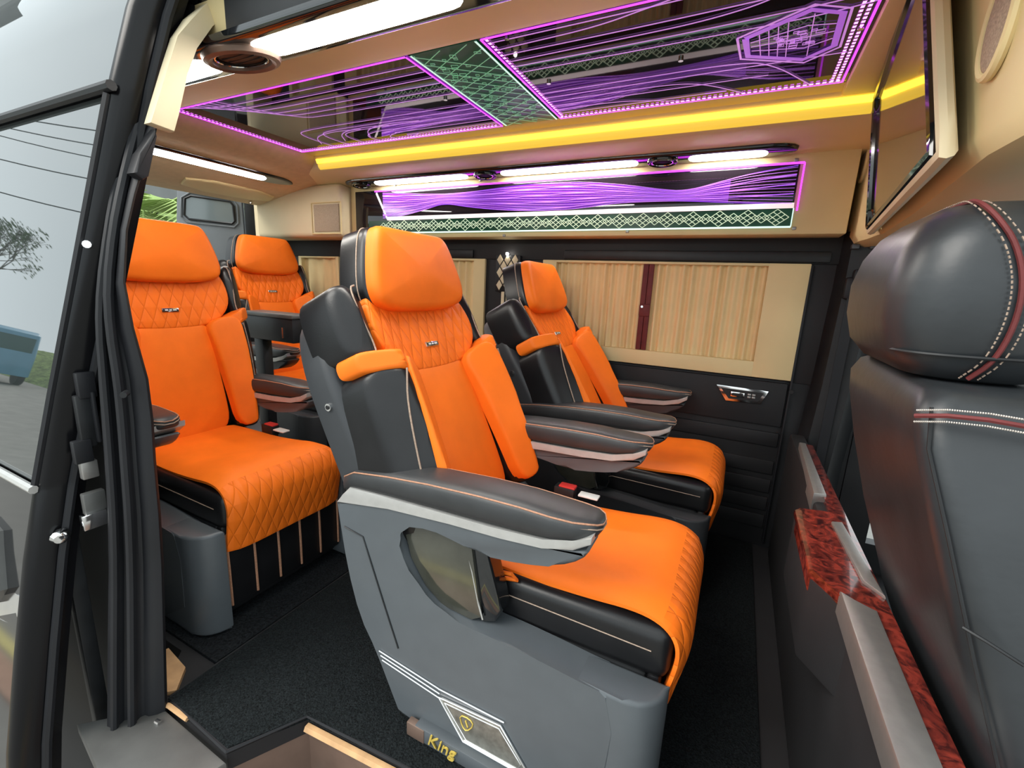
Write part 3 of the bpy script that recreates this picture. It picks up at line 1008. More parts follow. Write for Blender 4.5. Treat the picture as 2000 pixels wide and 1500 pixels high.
child_of(quad_ring(1.06, 0.004, 0.013).build('screen_surround', 'beige_light'), bk)
tv = empty('ceiling_screen', tuple(BL), label='dark mirror-like television screen set in the beige bulkhead', cat='screen')
t_ = MB(); t_.add([bil(0, 0, .012), bil(1, 0, .012), bil(1, 1, .012), bil(0, 1, .012), bil(0, 0, -.01), bil(1, 0, -.01), bil(1, 1, -.01), bil(0, 1, -.01)],
                  [(0, 1, 2, 3), (4, 7, 6, 5), (0, 4, 5, 1), (1, 5, 6, 2), (2, 6, 7, 3), (3, 7, 4, 0)])
child_of(t_.build('screen_glass', 'tv_glass'), tv)
child_of(quad_ring(1.0, 0.012, 0.011).build('bezel', 'gloss_black'), tv)
# speaker grilles on the bulkhead
def grille(px, py, x, ry, rz, label):
    c = at(px, py, x=x)
    f = lambda u, v, h: (-h, u, v)
    r = empty('round_speaker', tuple(c), label=label, cat='speaker')
    cir = [(math.cos(t) * ry, math.sin(t) * rz) for t in [k * math.pi / 14 for k in range(28)]]
    pad(cir, -0.006, 0.008, 0.006, 0.004, f, 0).build('grille', 'speaker_mesh', r)
    MB().tube([f(u * 1.06, v * 1.06, 0.004) for u, v in cir], 0.007, 8, True).build('rim', 'beige', r)
grille(1692, 310, 0.345, 0.05, 0.075, 'tall oval speaker grille in the bulkhead beside the wall light panel')
grille(1962, 40, 0.276, 0.042, 0.066, 'large round speaker grille in the bulkhead above the front seat')

# ------------------------------------------------------------------ low partition bar with burl wood
pb = empty('partition_console', (0.26, 1.3, 0.0), label='low black partition topped with burgundy burl wood and silver plates', cat='partition')
PO = Vector((0.26, 1.3, 0.0))
b_ = MB(); b_.box(0.262, 0.318, 0.42, 2.20, 0.0, 0.585, 0.01); child_of(b_.build('wall_panel', 'dark_trim'), pb)
b_ = MB(); b_.prism([(0.205, 1.34), (0.205, 1.02), (0.265, 0.93), (0.30, 0.93), (0.30, 1.36), (0.225, 1.36)], sz, 0.40, 0.588, bev=0.006); child_of(b_.build('cup_box', 'dark_trim'), pb)
b_ = MB()
b_.prism([(0.292, 2.0), (0.288, 1.36), (0.214, 1.352), (0.200, 1.33), (0.200, 1.03), (0.262, 0.935), (0.268, 0.42), (0.322, 0.42), (0.322, 2.0)], sz, 0.583, 0.603, bev=0.006)
child_of(b_.build('wood_top', 'burl_wood'), pb)
b_ = MB(); b_.prism([(0.2035, 1.30), (0.2035, 1.03), (0.2635, 0.938), (0.27, 0.945), (0.21, 1.04), (0.21, 1.30)], sz, 0.555, 0.600); child_of(b_.build('wood_skirt', 'burl_wood'), pb)
b_ = MB(); b_.prism([(0.242, 0.965), (0.258, 0.94), (0.292, 0.93), (0.290, 0.40), (0.242, 0.40)], sz, 0.560, 0.612, bev=0.004); child_of(b_.build('silver_plate', 'brushed_plate'), pb)
b_ = MB(); b_.prism([(0.272, 1.98), (0.294, 1.98), (0.290, 1.47), (0.258, 1.46)], sz, 0.55, 0.612, bev=0.004); child_of(b_.build('silver_plate', 'brushed_plate'), pb)
b_ = MB(); b_.prism([(0.276, 1.29), (0.300, 1.30), (0.318, 0.99), (0.290, 1.03)], sz, 0.60, 0.610, bev=0.003); child_of(b_.build('silver_plate', 'brushed_plate'), pb)

# ------------------------------------------------------------------ captain seats
def tent(u):
    a = abs(u)
    if a < 0.13:
        return 0.0
    if a < 0.272:
        return 0.55 * (a - 0.13)
    return 0.078 - 0.85 * (a - 0.272)


def captain_seat(label, loc, recline, detail=False, skirt=False, upright_head=12.0, shell_mat='grey_plastic', back_dx=0.0):
    S = empty('captain_seat', loc, label=label, cat='seat')
    a = math.radians(recline)
    tu = Vector((-math.sin(a), 0, math.cos(a)))
    nu = Vector((math.cos(a), 0, math.sin(a)))
    O = Vector((-0.635 + back_dx, 0, 0.487))
    K = 0.85

    def B(u, v, h):
        vv = v
        c = 0.05 * math.sin(max(0, min(1, vv / .68)) * math.pi) * 0.35     # slight lumbar curve
        return O + tu * vv + nu * (h + c) + Vector((0, u, 0))
    ah = a - math.radians(upright_head)
    th = Vector((-math.sin(ah), 0, math.cos(ah)))
    nh = Vector((math.cos(ah), 0, math.sin(ah)))
    OH = O + tu * 0.635 + nu * 0.035

    def Hd(u, v, h):
        return OH + th * v + nh * (h + 0.35 * u * u) + Vector((0, u, 0))
    hf = lambda u, v: tent(u)
    TS = lambda pts, k: [(u * k, v) for u, v in pts]
    # --- base, cushion
    b = MB(); b.box(-0.66, -0.07, -0.24, 0.24, 0.02, 0.36, 0.02); b.build('base', 'dark_plastic', S)
    b = MB(); b.box(-0.62, -0.12, -0.16, 0.16, 0.0, 0.04, 0.005); b.build('floor_mount', 'dark_plastic', S)
    b = MB(); b.box(-0.64, -0.030, -0.236, 0.236, 0.345, 0.468, 0.03, 4); cu = b.build('cushion', 'black_leather', S)
    for s in (-1, 1):
        b = MB(); b.tube([(-0.60, s * 0.2365, 0.425), (-0.3, s * 0.2372, 0.422), (-0.07, s * 0.2365, 0.418)], 0.0015, 5)
        b.build('seam', 'thread', cu)
    # front skirt below the waterfall
    b = MB(); b.box(-0.075, -0.045, -0.235, 0.235, 0.05, 0.36, 0.012); sk = b.build('front_skirt', 'black_leather', S)
    if skirt:
        for k in range(6):
            y = -0.222 + 0.089 * k
            b = MB(); b.tube([(-0.043, y, 0.07), (-0.042, y, 0.2), (-0.043, y, 0.33)], 0.0042, 6); b.build('piping', 'thread_orange', sk)
    # orange pad: swept profile with waterfall
    path = [(-0.615, 0.478), (-0.50, 0.480), (-0.36, 0.476), (-0.22, 0.484), (-0.12, 0.496), (-0.06, 0.489), (-0.022, 0.462), (-0.010, 0.425), (-0.014, 0.375), (-0.026, 0.32), (-0.034, 0.27)]
    path = chaikin(path, 2, False)
    W = []
    uvs = []
    ny = 14
    d = 0.0
    for i, (x, z) in enumerate(path):
        x2, z2 = path[min(i + 1, len(path) - 1)]; x1, z1 = path[max(i - 1, 0)]
        t = Vector((x2 - x1, 0, z2 - z1)).normalized()
        n = Vector((-t.z, 0, t.x))
        if i:
            d += math.hypot(x - path[i - 1][0], z - path[i - 1][1])
        fr = i / (len(path) - 1)
        hw = 0.205 + 0.020 * min(1, fr * 1.6)
        taper = 1.0 if fr < .9 else 1 - (fr - .9) * 0.8
        ring = []
        for k in range(ny + 1):
            s = -1 + 2 * k / ny
            y = s * hw
            e = (1 - abs(s) ** 6)
            bul = 0.020 * e + 0.010 * abs(s) ** 2 * (1 - abs(s) ** 8) * (1 if fr < .6 else .4)
            p = Vector((x, y, z)) + n * (bul * taper - 0.004)
            ring.append(p); uvs.append((y, d))
        for k in range(ny, -1, -1):
            s = -1 + 2 * k / ny
            ring.append(Vector((x, s * hw, z)) - n * 0.012); uvs.append((s * hw, d))
        W.append(ring)
    b = MB(); nseg = len(W)
    cut = int(nseg * .50)
    n_ = len(W[0])
    b.loft(W[:cut + 1], uvs=uvs[:(cut + 1) * n_]); b.build('cushion_pad', 'orange_leather', S, 0.9)
    b = MB(); b.loft(W[cut:], uvs=uvs[cut * n_:]); b.build('cushion_front_pad', 'orange_quilt', S, 0.9)
    # --- side panels with arm rests
    shell = [(-.874, .577), (-.874, .575), (-.846, .395), (-.806, .259), (-.75, .174), (-.68, .03), (-.665, .005), (-.12, .005), (-.118, .356), (-.162, .354), (-.301, .366),
             (-.405, .371), (-.441, .370), (-.469, .371), (-.55, .378), (-.606, .411), (-.65, .475), (-.672, .528), (-.674, .555), (-.655, .572), (-.576, .588),
             (-.496, .578), (-.437, .567), (-.338, .580), (-.257, .600), (-.212, .628), (-.196, .655), (-.232, .646), (-.294, .632), (-.388, .624), (-.519, .619), (-.699, .606)]
    for s in (-1, 1):
        side = MB()
        side.prism(chaikin(shell, 1), sx, s * 0.322, s * 0.238, bev=0.010, seg=3)
        # rounded front of the lower box
        plan = [(-0.30, s * 0.3215)] + [(-0.105 + math.cos(t) * 0.080, s * (0.2415 + math.sin(t) * 0.080)) for t in [math.pi / 2 * k / 8 for k in range(8, -1, -1)]] + [(-0.025, s * 0.236), (-0.30, s * 0.236)]
        side.prism(plan, sz, 0.004, 0.357, bev=0.010, seg=3)
        sp = side.build('side_panel', shell_mat, S, 0.6)
        # silver trim
        trim = [(-.874, .577), (-.699, .607), (-.519, .620), (-.388, .625), (-.294, .633), (-.229, .648), (-.194, .672), (-.192, .690),
                (-.231, .667), (-.295, .653), (-.414, .645), (-.576, .641), (-.699, .637), (-.824, .632), (-.85, .605)]
        t2 = MB(); t2.prism(trim, sx, s * 0.326, s * 0.226, bev=0.003); tr_ = t2.build('arm_trim', 'silver', S)
        # padded arm rest
        sta = [(-.862, .606, .636, .034), (-.848, .612, .660, .047), (-.81, .626, .682, .052), (-.70, .634, .698, .054), (-.58, .638, .710, .055), (-.45, .642, .717, .056),
               (-.35, .646, .718, .056), (-.28, .651, .714, .055), (-.235, .660, .712, .051), (-.205, .668, .712, .042), (-.190, .676, .708, .030), (-.183, .686, .702, .012)]
        rg = []
        pip = [[], []]
        for x, zb, zt, w in sta:
            cz, hz = (zb + zt) / 2, (zt - zb) / 2
            ring = []
            for k in range(20):
                t = 2 * math.pi * k / 20
                c, q = math.cos(t), math.sin(t)
                ring.append((x, s * 0.276 + w * math.copysign(abs(c) ** .55, c), cz + hz * math.copysign(abs(q) ** .6, q)))
            rg.append(ring)
            for j, sg in enumerate((-1, 1)):
                pip[j].append((x, s * 0.276 + sg * w * .90, cz + hz * .74))
        ap = MB().loft(rg).build('arm_pad', 'charcoal_leather', S, 1.2)
        for dz, nm in ((0.0, 'thread_orange'), (-0.009, 'thread')):
            loop = [(p[0], p[1] + math.copysign(0.0018 if dz else 0.0, p[1] - s * .276), p[2] + dz) for p in pip[0] + pip[1][::-1]]
            MB().tube(loop, 0.0019, 6, True).build('piping', nm, ap)
    # smoked plate and bracket inside the near opening
    b = MB(); b.prism([(-.672, .56), (-.60, .583), (-.52, .580), (-.475, .565), (-.445, .39), (-.469, .374), (-.55, .38), (-.603, .415), (-.648, .478)], sx, -0.300, -0.285); b.build('storage_cover', 'smoked_plate', S)
    b = MB(); b.prism([(-.505, .58), (-.438, .572), (-.405, .45), (-.395, .42), (-.41, .385), (-.44, .372), (-.462, .374), (-.452, .42)], sx, -0.292, -0.245, bev=0.006); br = b.build('storage_frame', 'gloss_black', S)
    b = MB(); b.tube([(-.49, -.296, .555), (-.472, -.298, .50), (-.452, -.298, .42), (-.440, -.298, .385)], 0.003, 5); b.build('frame_edge', 'chrome', br)
    # --- backrest
    shell_o = [(-.30, .66), (-.345, .58), (-.365, .45), (-.36, .2), (-.34, .02), (-.27, -.06), (.27, -.06), (.34, .02), (.36, .2), (.365, .45), (.345, .58), (.30, .66), (.2, .69), (-.2, .69)]
    bs = pad(TS(shell_o, .875), -0.155, -0.06, 0.03, 0.0, B).build('back_shell', 'shell_dark', S, 1.0)
    for s in (-1, 1):
        p = B(s * 0.317, 0.42, -0.105)
        b = MB(); b.tube([p, p + Vector((0, s * 0.006, 0))], 0.010, 10); b.build('bolt_cap', 'chrome', bs)
        b = MB(); q = p + Vector((0, s * 0.004, 0)); b.tube([q, q + Vector((0, s * 0.004, 0))], 0.006, 8); b.build('bolt_socket', 'dark_plastic', bs)
    core = [(-.25, .69), (-.31, .62), (-.33, .48), (-.335, .1), (-.30, -.02), (.30, -.02), (.335, .1), (.33, .48), (.31, .62), (.25, .69)]
    pad(TS(core, .86), -0.12, -0.005, 0.03, 0.0, B).build('back_core', 'black_leather', S, 1.0)
    q_o = [(-.20, .69), (.20, .69), (.245, .64), (.258, .54), (.205, .468), (.12, .438), (-.12, .438), (-.205, .468), (-.258, .54), (-.245, .64)]
    hq = lambda u, v: 0.35 * tent(min(abs(u) / K, .27))
    pad(TS(q_o, .90), -0.03, 0.026, 0.010, 0.003, B, hf=hq, rings=8).build('upper_back_pad', 'orange_quilt', S, 1.0)
    c_o = [(-.125, .456), (.125, .456), (.148, .44), (.154, .37), (.178, .15), (.186, .01), (.10, -.02), (-.10, -.02), (-.186, .01), (-.178, .15), (-.154, .37), (-.148, .44)]
    pad(TS(c_o, .90), -0.02, 0.024, 0.010, 0.006, B, 2, rings=8).build('lower_back_pad', 'orange_leather', S, 1.0)
    for s in (-1, 1):
        f = lambda u, v, h, s=s: B(s * u * K, v, h)
        wing = [(.255, .650), (.272, .692), (.318, .706), (.352, .675), (.360, .54), (.350, .505), (.285, .478), (.268, .54), (.260, .61)]
        hw = lambda u, v: 0.030 - 0.45 * max(0.0, u - .30)
        w_o = pad(wing, -0.115, 0.018, 0.030, 0.004, f, hf=hw).build('shoulder_wing', 'black_leather', S, 1.2)
        pth = [f(u, v, 0.019 + hw(u, v)) for u, v in chaikin([(.275, .69), (.296, .685), (.300, .60), (.292, .53), (.300, .495)], 2, False)]
        MB().tube(pth, 0.0024, 6).build('piping', 'thread', w_o)
        band = [(.185, .450), (.225, .478), (.275, .500), (.345, .518), (.362, .510), (.364, .472), (.348, .462), (.285, .452), (.235, .430), (.195, .405)]
        pad(band, -0.045, 0.030, 0.010, 0.0, f, hf=hf, ck=2).build('shoulder_band', 'orange_leather', S, 1.2)
        bol = [(.20, .43), (.27, .455), (.345, .475), (.366, .40), (.372, .15), (.35, .03), (.30, -.01), (.20, -.01), (.195, .2)]
        b_o = pad(bol, -0.14, 0.026, 0.02, 0.0, f, hf=hf).build('side_bolster', 'black_leather', S, 1.2)
        pth = [f(u, v, 0.030 + tent(u)) for u, v in chaikin([(.275, .445), (.30, .36), (.318, .2), (.32, .08), (.30, .0)], 2, False)]
        MB().tube(pth, 0.0024, 6).build('piping', 'thread', b_o)
        face = [(.136, .448), (.20, .478), (.262, .478), (.272, .36), (.284, .16), (.286, .05), (.27, .0), (.205, .0), (.185, .15), (.158, .36)]
        pad(face, 0.0, 0.040, 0.010, 0.002, f, hf=hf, ck=2).build('bolster_face', 'orange_leather', S, 1.2)
    # badge on the quilted panel
    bd = MB(); bd.prism([(-.030, .505), (.030, .505), (.030, .520), (-.030, .520)], lambda u, v, h: B(u, v, h), 0.024, 0.033, bev=0.002); bo = bd.build('badge', 'chrome', S)
    bd = MB(); bd.prism([(-.026, .508), (.026, .508), (.026, .517), (-.026, .517)], lambda u, v, h: B(u, v, h), 0.0325, 0.034); bd.build('badge_plate', 'dark_plastic', bo)
    bd = MB()
    for u0, u1 in ((-.020, -.009), (-.005, .004), (.008, .021)):
        bd.prism([(u0, .5100), (u1, .5100), (u1, .5150), (u0, .5150)], lambda u, v, h: B(u, v, h), 0.0335, 0.0347)
    bd.build('badge_letters', 'white_plastic', bo)
    # --- headrest
    half = [(.125, .216), (.150, .208), (.172, .172), (.202, .075), (.204, .03), (.186, .0), (.11, -.016)]
    h_o = half + [(-u, v) for u, v in half[::-1]]
    big_o = [(u * 1.03, v * 1.03 - .003) for u, v in h_o]
    hb = pad(big_o, -0.09, 0.006, 0.02, 0.0, Hd).build('headrest', 'black_leather', S, 1.0)
    MB().tube(rim(big_o, 0.006, -0.004, Hd), 0.0022, 6, True).build('piping', 'thread', hb)
    MB().tube(rim(big_o, -0.001, -0.028, Hd), 0.0018, 6, True).build('seam', 'thread', hb)
    pad(h_o, -0.01, 0.040, 0.024, 0.014, Hd, rings=8).build('headrest_pad', 'orange_leather', S, 1.2)
    for s in (-1, 1):
        b = MB(); b.tube([B(s * .07, .62, -.06), Hd(s * .07, .05, -.06)], 0.008, 8); b.build('headrest_post', 'chrome', S)
    # --- belt buckle beside the cushion
    bk_ = MB(); bk_.box(-0.47, -0.40, 0.205, 0.245, 0.47, 0.515, 0.006); bq = bk_.build('belt_buckle', 'dark_plastic', S)
    bk_ = MB(); bk_.box(-0.455, -0.400, 0.209, 0.241, 0.510, 0.520, 0.004); bk_.build('release_button', 'red_plastic', bq)
    bk_ = MB(); bk_.box(-0.385, -0.32, 0.20, 0.235, 0.50, 0.507, 0.003); bk_.build('belt_tongue', 'white_plastic', bq)
    if detail:
        YF = -0.3235
        f = lambda u, v, h: (u, YF - h, v)
        P = lambda px, py: (lambda q: (q.x - loc[0], q.z))(at(px, py, y=loc[1] - 0.3245))
        for k in range(3):
            b = MB(); b.tube([f(*P(741 + 3 * k, 1272 + 9 * k), .0015), f(*P(857 + 2 * k, 1346 + 10 * k), .0015)], 0.0021, 5); b.build('chrome_strip', 'chrome', S)
        em = [P(858, 1362), P(978, 1418), P(1026, 1502), P(1018, 1512), P(905, 1448)]
        cxm = sum(q[0] for q in em) / 5; czm = sum(q[1] for q in em) / 5
        b = MB(); b.prism(em, f, -0.002, 0.0015); e_o = b.build('emblem_plate', 'emblem_plate', S)
        b = MB(); b.tube([f(u, v, 0.002) for u, v in em], 0.003, 6, True); b.build('emblem_border', 'chrome', e_o)
        b = MB(); b.tube([f(cxm + (u - cxm) * .88, czm + (v - czm) * .82, 0.002) for u, v in em], 0.0016, 5, True); b.build('emblem_border', 'chrome', e_o)
        b = MB(); b.tube([f(*P(857, 1346), .002), f(*P(985, 1412), .002)], 0.0022, 5); b.build('chrome_strip', 'chrome', S)
        sh = [P(898, 1396), P(918, 1404), P(926, 1418), P(912, 1429), P(903, 1418)]
        b = MB(); b.tube([f(u, v, 0.003) for u, v in chaikin(sh, 1)], 0.0016, 5, True); b.build('shield_logo', 'gold', e_o)
        b = MB(); b.tube([f(*P(910, 1408), .003), f(*P(914, 1420), .003)], 0.0022, 5); b.build('shield_mark', 'gold', e_o)
        # groove line on the side panel
        b = MB(); b.tube([f(*P(672, 1030), .0), f(*P(708, 1050), .0), f(*P(730, 1120), .0), f(*P(752, 1190), .0), f(*P(777, 1268), .0)], 0.0022, 5); b.build('panel_groove', 'dark_plastic', S)
        # base plate with gold lettering
        b = MB(); b.box(-0.60, -0.10, -0.348, -0.318, 0.0, 0.042, 0.003); bp_ = b.build('base_plate', 'grey_plastic', S)
        b = MB(); b.box(-0.625, -0.57, -0.350, -0.33, 0.0, 0.040, 0.002); b.build('end_plate', 'brown_metal', bp_)
        cu_ = bpy.data.curves.new('name_text', 'FONT')
        cu_.body = 'King'
        cu_.size = 0.046
        cu_.extrude = 0.002
        cu_.shear = 0.25
        cu_.resolution_u = 2
        to = bpy.data.objects.new('tmp', cu_)
        col.objects.link(to)
        dg = bpy.context.evaluated_depsgraph_get()
        me = bpy.data.meshes.new_from_object(to.evaluated_get(dg))
        bpy.data.objects.remove(to)
        me.materials.clear()
        tx = link('gold_lettering', me, 'gold', bp_)
        tx.rotation_euler = (math.radians(90), 0, 0)
        tx.location = (-0.558, -0.3515, 0.0135)
        # orange belt loop at the front of the arm opening
        b = MB(); b.tube([(-.44, -.235, .475), (-.40, -.235, .480), (-.385, -.235, .470), (-.425, -.235, .462)], 0.005, 6, True); b.build('belt_loop', 'orange_leather', S)
    return S


captain_seat('orange and black captain seat with emblem plate on its grey side panel, nearest the step', (0.0, 1.09, 0.002), 25.0, detail=True)
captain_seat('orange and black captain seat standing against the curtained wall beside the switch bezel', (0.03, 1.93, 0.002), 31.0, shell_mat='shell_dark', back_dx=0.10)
captain_seat('orange captain seat with orange-piped front skirt standing behind the door pillar', (-1.335, 0.985, 0.0), 8.0, skirt=True, upright_head=4)
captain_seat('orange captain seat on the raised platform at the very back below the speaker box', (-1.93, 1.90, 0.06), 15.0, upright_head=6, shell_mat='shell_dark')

# folding tray beside the rearmost seat
tr = empty('tray_box', (-2.05, 1.42, 0.055), label='black tray box with chrome clip beside the rearmost orange seat', cat='box')
p0_ = at(478, 607, y=1.42); p1_ = at(573, 672, y=1.42)
b_ = MB(); b_.box(p0_.x + 2.05, p1_.x + 2.05, 0.0, 0.10, p1_.z - 0.055, p0_.z - 0.07, 0.01); b_.build('box_body', 'dark_plastic', tr)
b_ = MB(); b_.box(p0_.x + 2.06, p0_.x + 2.13, 0.03, 0.08, 0.0, p1_.z - 0.05, 0.005); b_.build('post', 'dark_plastic', tr)
b_ = MB(); b_.box(p0_.x + 2.04, p1_.x + 2.06, -0.008, 0.108, p0_.z - 0.073, p0_.z - 0.053, 0.005); b_.build('lid', 'grey_metal', tr)
q0 = at(552, 650, y=1.415); b_ = MB(); b_.tube([(q0.x + 2.05, -0.004, q0.z - .03), (q0.x + 2.05, -0.004, q0.z - .08)], 0.006, 6); b_.build('clip', 'chrome', tr)

# ------------------------------------------------------------------ front seat (seen from behind)
FS = Vector((0.26, 0.92, 0.0))
fs = empty('front_seat', tuple(FS), label='black leather front cabin seat with tan stitched piping', cat='seat')
def back_ring(z, x0, x1, y0, y1, r):
    pts = []
    for cx, cy, a0 in ((x0 + r, y0 + r, math.pi), (x1 - r, y0 + r, 1.5 * math.pi), (x1 - r, y1 - r, 0), (x0 + r, y1 - r, .5 * math.pi)):
        for k in range(7):
            t = a0 + k / 6 * math.pi / 2
            pts.append((cx + math.cos(t) * r - FS.x, cy + math.sin(t) * r - FS.y, z))
    return pts
rg = [back_ring(0.30, .45, .66, .60, 1.17, .05), back_ring(0.45, .40, .63, .60, 1.17, .05), back_ring(0.58, .345, .60, .61, 1.165, .045), back_ring(0.62, .332, .60, .612, 1.165, .045), back_ring(0.75, .285, .56, .63, 1.16, .04), back_ring(0.88, .245, .52, .655, 1.15, .035),
      back_ring(0.98, .218, .48, .685, 1.13, .03), back_ring(1.02, .212, .46, .70, 1.12, .03), back_ring(1.045, .222, .45, .715, 1.11, .03), back_ring(1.052, .235, .44, .73, 1.10, .025)]
MB().loft(rg).build('backrest', 'front_leather', fs, 1.0)
# side pad with the stitched seam across
def fsp(px, py, y):
    q = at(px, py, y=y) - FS
    return tuple(q)
seam = [fsp(1787, 812, .694), fsp(1850, 812, .676), fsp(1930, 820, .670), fsp(2010, 834, .668), (.46 - FS.x, .70 - FS.y, .985)]
MB().tube(seam, 0.003, 6).build('piping', 'maroon_fabric', fs)
for off in (-9, 9):
    st_ = MB()
    for k in range(64):
        t = k / 64
        i = min(3, int(t * 4)); u = t * 4 - i
        p = Vector(seam[i]).lerp(Vector(seam[i + 1]), u); q = Vector(seam[i]).lerp(Vector(seam[i + 1]), min(1, u + .036))
        dz = Vector((0, -.001, off * 0.0008))
        st_.tube([p + dz, q + dz], 0.0011, 4)
    tag(st_.build('stitching', 'thread_white', fs), kind='stuff')
edge = [(x - FS.x, y - FS.y, z) for x, y, z in ((.222, .698, 1.03), (.226, .69, .98), (.255, .66, .88), (.295, .637, .75), (.345, .617, .60), (.395, .608, .45))]
MB().tube(edge, 0.002, 6).build('back_seam', 'dark_plastic', fs)
MB().tube([fsp(1880, 1225, .63), fsp(1930, 1255, .618), fsp(2000, 1300, .612)], 0.002, 6).build('lower_seam', 'dark_plastic', fs)
b_ = MB(); b_.box(.36 - FS.x, .90 - FS.x, .66 - FS.y, 1.16 - FS.y, .30, .46, .03); b_.build('cushion', 'front_leather', fs)
b_ = MB(); b_.box(.46 - FS.x, .88 - FS.x, .70 - FS.y, 1.12 - FS.y, -.01, .31, .01); b_.build('base', 'dark_plastic', fs)
# headrest: lofted, rounder towards the back
hr = []
for z, x0, x1, y0, y1, r in ((1.052, .236, .34, .80, 1.06, .04), (1.058, .215, .352, .775, 1.085, .05), (1.085, .192, .362, .757, 1.105, .06), (1.13, .180, .366, .75, 1.115, .068), (1.18, .178, .368, .75, 1.115, .07), (1.225, .188, .366, .757, 1.108, .066),
                             (1.258, .205, .360, .772, 1.093, .06), (1.279, .228, .348, .798, 1.068, .05), (1.287, .255, .328, .84, 1.03, .03)):
    hr.append(back_ring(z, x0, x1, y0, y1, r))
ho = MB().loft(hr).build('headrest', 'front_leather', fs, 1.2)
lp_ = []
for z, x, y in ((1.060, .272, .768), (1.085, .286, .753), (1.13, .293, .746), (1.18, .291, .746), (1.225, .278, .753), (1.258, .260, .767), (1.280, .247, .79), (1.2890, .255, .85), (1.2890, .256, 1.0)):
    lp_.append((x - FS.x, y - FS.y, z))
lp_ = chaikin(lp_, 2, False)
MB().tube(lp_, 0.003, 6).build('piping', 'maroon_fabric', ho)
for dx in (-0.009, 0.009):
    s2 = MB()
    for i in range(0, len(lp_) - 1):
        p = Vector(lp_[i]) + Vector((dx, -.0005, 0)); q = Vector(lp_[i + 1]) + Vector((dx, -.0005, 0))
        n = max(1, int((q - p).length / .0055))
        for k in range(n):
            a_ = p.lerp(q, k / n); b2 = p.lerp(q, (k + .6) / n)
            s2.tube([a_, b2], 0.0010, 4)
    tag(s2.build('stitching', 'thread', ho), kind='stuff')
sm = [(x - FS.x, y - FS.y, z) for x, y, z in ((.196, 1.00, 1.088), (.193, .82, 1.088), (.20, .775, 1.088), (.24, .753, 1.088), (.33, .751, 1.090))]
MB().tube(chaikin(sm, 2, False), 0.0025, 6).build('lower_seam', 'dark_plastic', ho)

# ------------------------------------------------------------------ front cabin
fc = MB()
fc.box(1.60, 1.75, 0.72, 2.36, -0.05, 0.95)
struct(fc.build('wall_front', 'dark_trim'))
fc = MB(); fc.box(0.50, 0.62, 2.28, 2.36, -0.05, 1.9)
struct(fc.build('wall_left_front', 'dark_trim'))
ds = MB(); ds.box(0.62, 1.6, 2.30, 2.36, -0.2, 0.12)
struct(ds.build('trim_2', 'dark_plastic'))

# ------------------------------------------------------------------ near side: pillar, seals, wall behind
wr = MB()
ws = []
for y, z in ((0.44, -0.60), (0.50, -0.05), (0.525, 0.4), (0.54, 0.9), (0.55, 1.2), (0.64, 1.5), (0.76, 1.72), (0.80, 1.90)):
    ws.append([(-1.36, y, z), (-3.1, y, z), (-3.1, y - 0.015, z), (-1.36, y - 0.015, z)])
wr.loft(ws)
struct(wr.build('wall_right', 'dark_trim'))

def pil(px, py, x):
    return at(px, py, x=x)
inner_px = [(400, -40), (392, 0), (350, 100), (318, 200), (290, 300), (266, 380), (250, 450), (245, 550), (262, 640), (290, 740), (300, 820), (305, 900), (314, 1000), (320, 1100), (324, 1250), (327, 1372), (330, 1420)]
outer_px = [(345, -40), (332, 0), (298, 90), (272, 170), (248, 260), (228, 360), (212, 450), (196, 560), (190, 640), (194, 740), (200, 820), (206, 900), (212, 1000), (214, 1100), (212, 1250), (211, 1400), (210, 1520)]
inner = [pil(*q, -1.25) for q in inner_px]
outer = [pil(*q, -1.33) for q in outer_px]
dp = empty('sliding_door_pillar', (-1.3, 0.5, 0.0), label='dark rear pillar of the sliding door opening with ribbed rubber seal', cat='pillar')
rings_ = []
prof_n = [(-0.02, -0.02), (0.0, 0.006), (.10, .016), (.20, .014), (.27, .002), (.33, .002), (.40, .018), (.48, .020), (.55, .006), (.62, .004), (.70, .012), (.85, .014), (.97, .010), (1.0, 0.0)]
for a, b in zip(outer, inner):
    d = (b - a)
    n = Vector((1, -0.8, 0)).normalized()
    ring = [a + d * t + n * h for t, h in prof_n]
    ring += [b + Vector((-0.03, 0.008, 0)), b + Vector((-0.14, 0.035, 0)), a + Vector((-0.08, 0.04, 0))]
    rings_.append(ring)
child_of(MB().loft(rings_).build('pillar_body', 'rubber', None, 0.9), dp)
for t, h, r in ((.15, .018, .009), (.44, .021, .010)):
    pts = [a + (b - a) * t + Vector((1, -0.8, 0)).normalized() * h for a, b in zip(outer, inner)]
    child_of(MB().tube(chaikin([tuple(p) for p in pts], 1, False), r, 8).build('seal_lip', 'rubber'), dp)
cl_px = [(300, 252), (304, 268), (288, 345), (276, 352), (256, 338), (270, 300)]
b_ = MB(); b_.prism([(pil(*q, -1.235).y, pil(*q, -1.235).z) for q in cl_px], sy, -1.26, -1.225, bev=0.006); child_of(b_.build('rubber_block', 'rubber'), dp)
b_ = MB(); p = pil(248, 767, -1.25); b_.tube([p + Vector((.0, .0, 0)), p + Vector((.02, -.016, 0))], 0.007, 8); child_of(b_.build('plug', 'dark_plastic'), dp)
# beige trim of the opening's top corner
tp = [(402, 7), (367, 35), (345, 70), (325, 133), (304, 203), (291, 240), (340, 258), (347, 224), (364, 147), (378, 91), (413, 52), (455, 17), (500, -15), (450, -25)]
b_ = MB(); b_.prism([(pil(*q, -1.2).y, pil(*q, -1.2).z) for q in tp], sy, -1.225, -1.195, bev=0.005)
tag(b_.build('corner_trim', 'beige_light'), 'cream plastic corner trim at the top of the sliding door opening', 'trim')
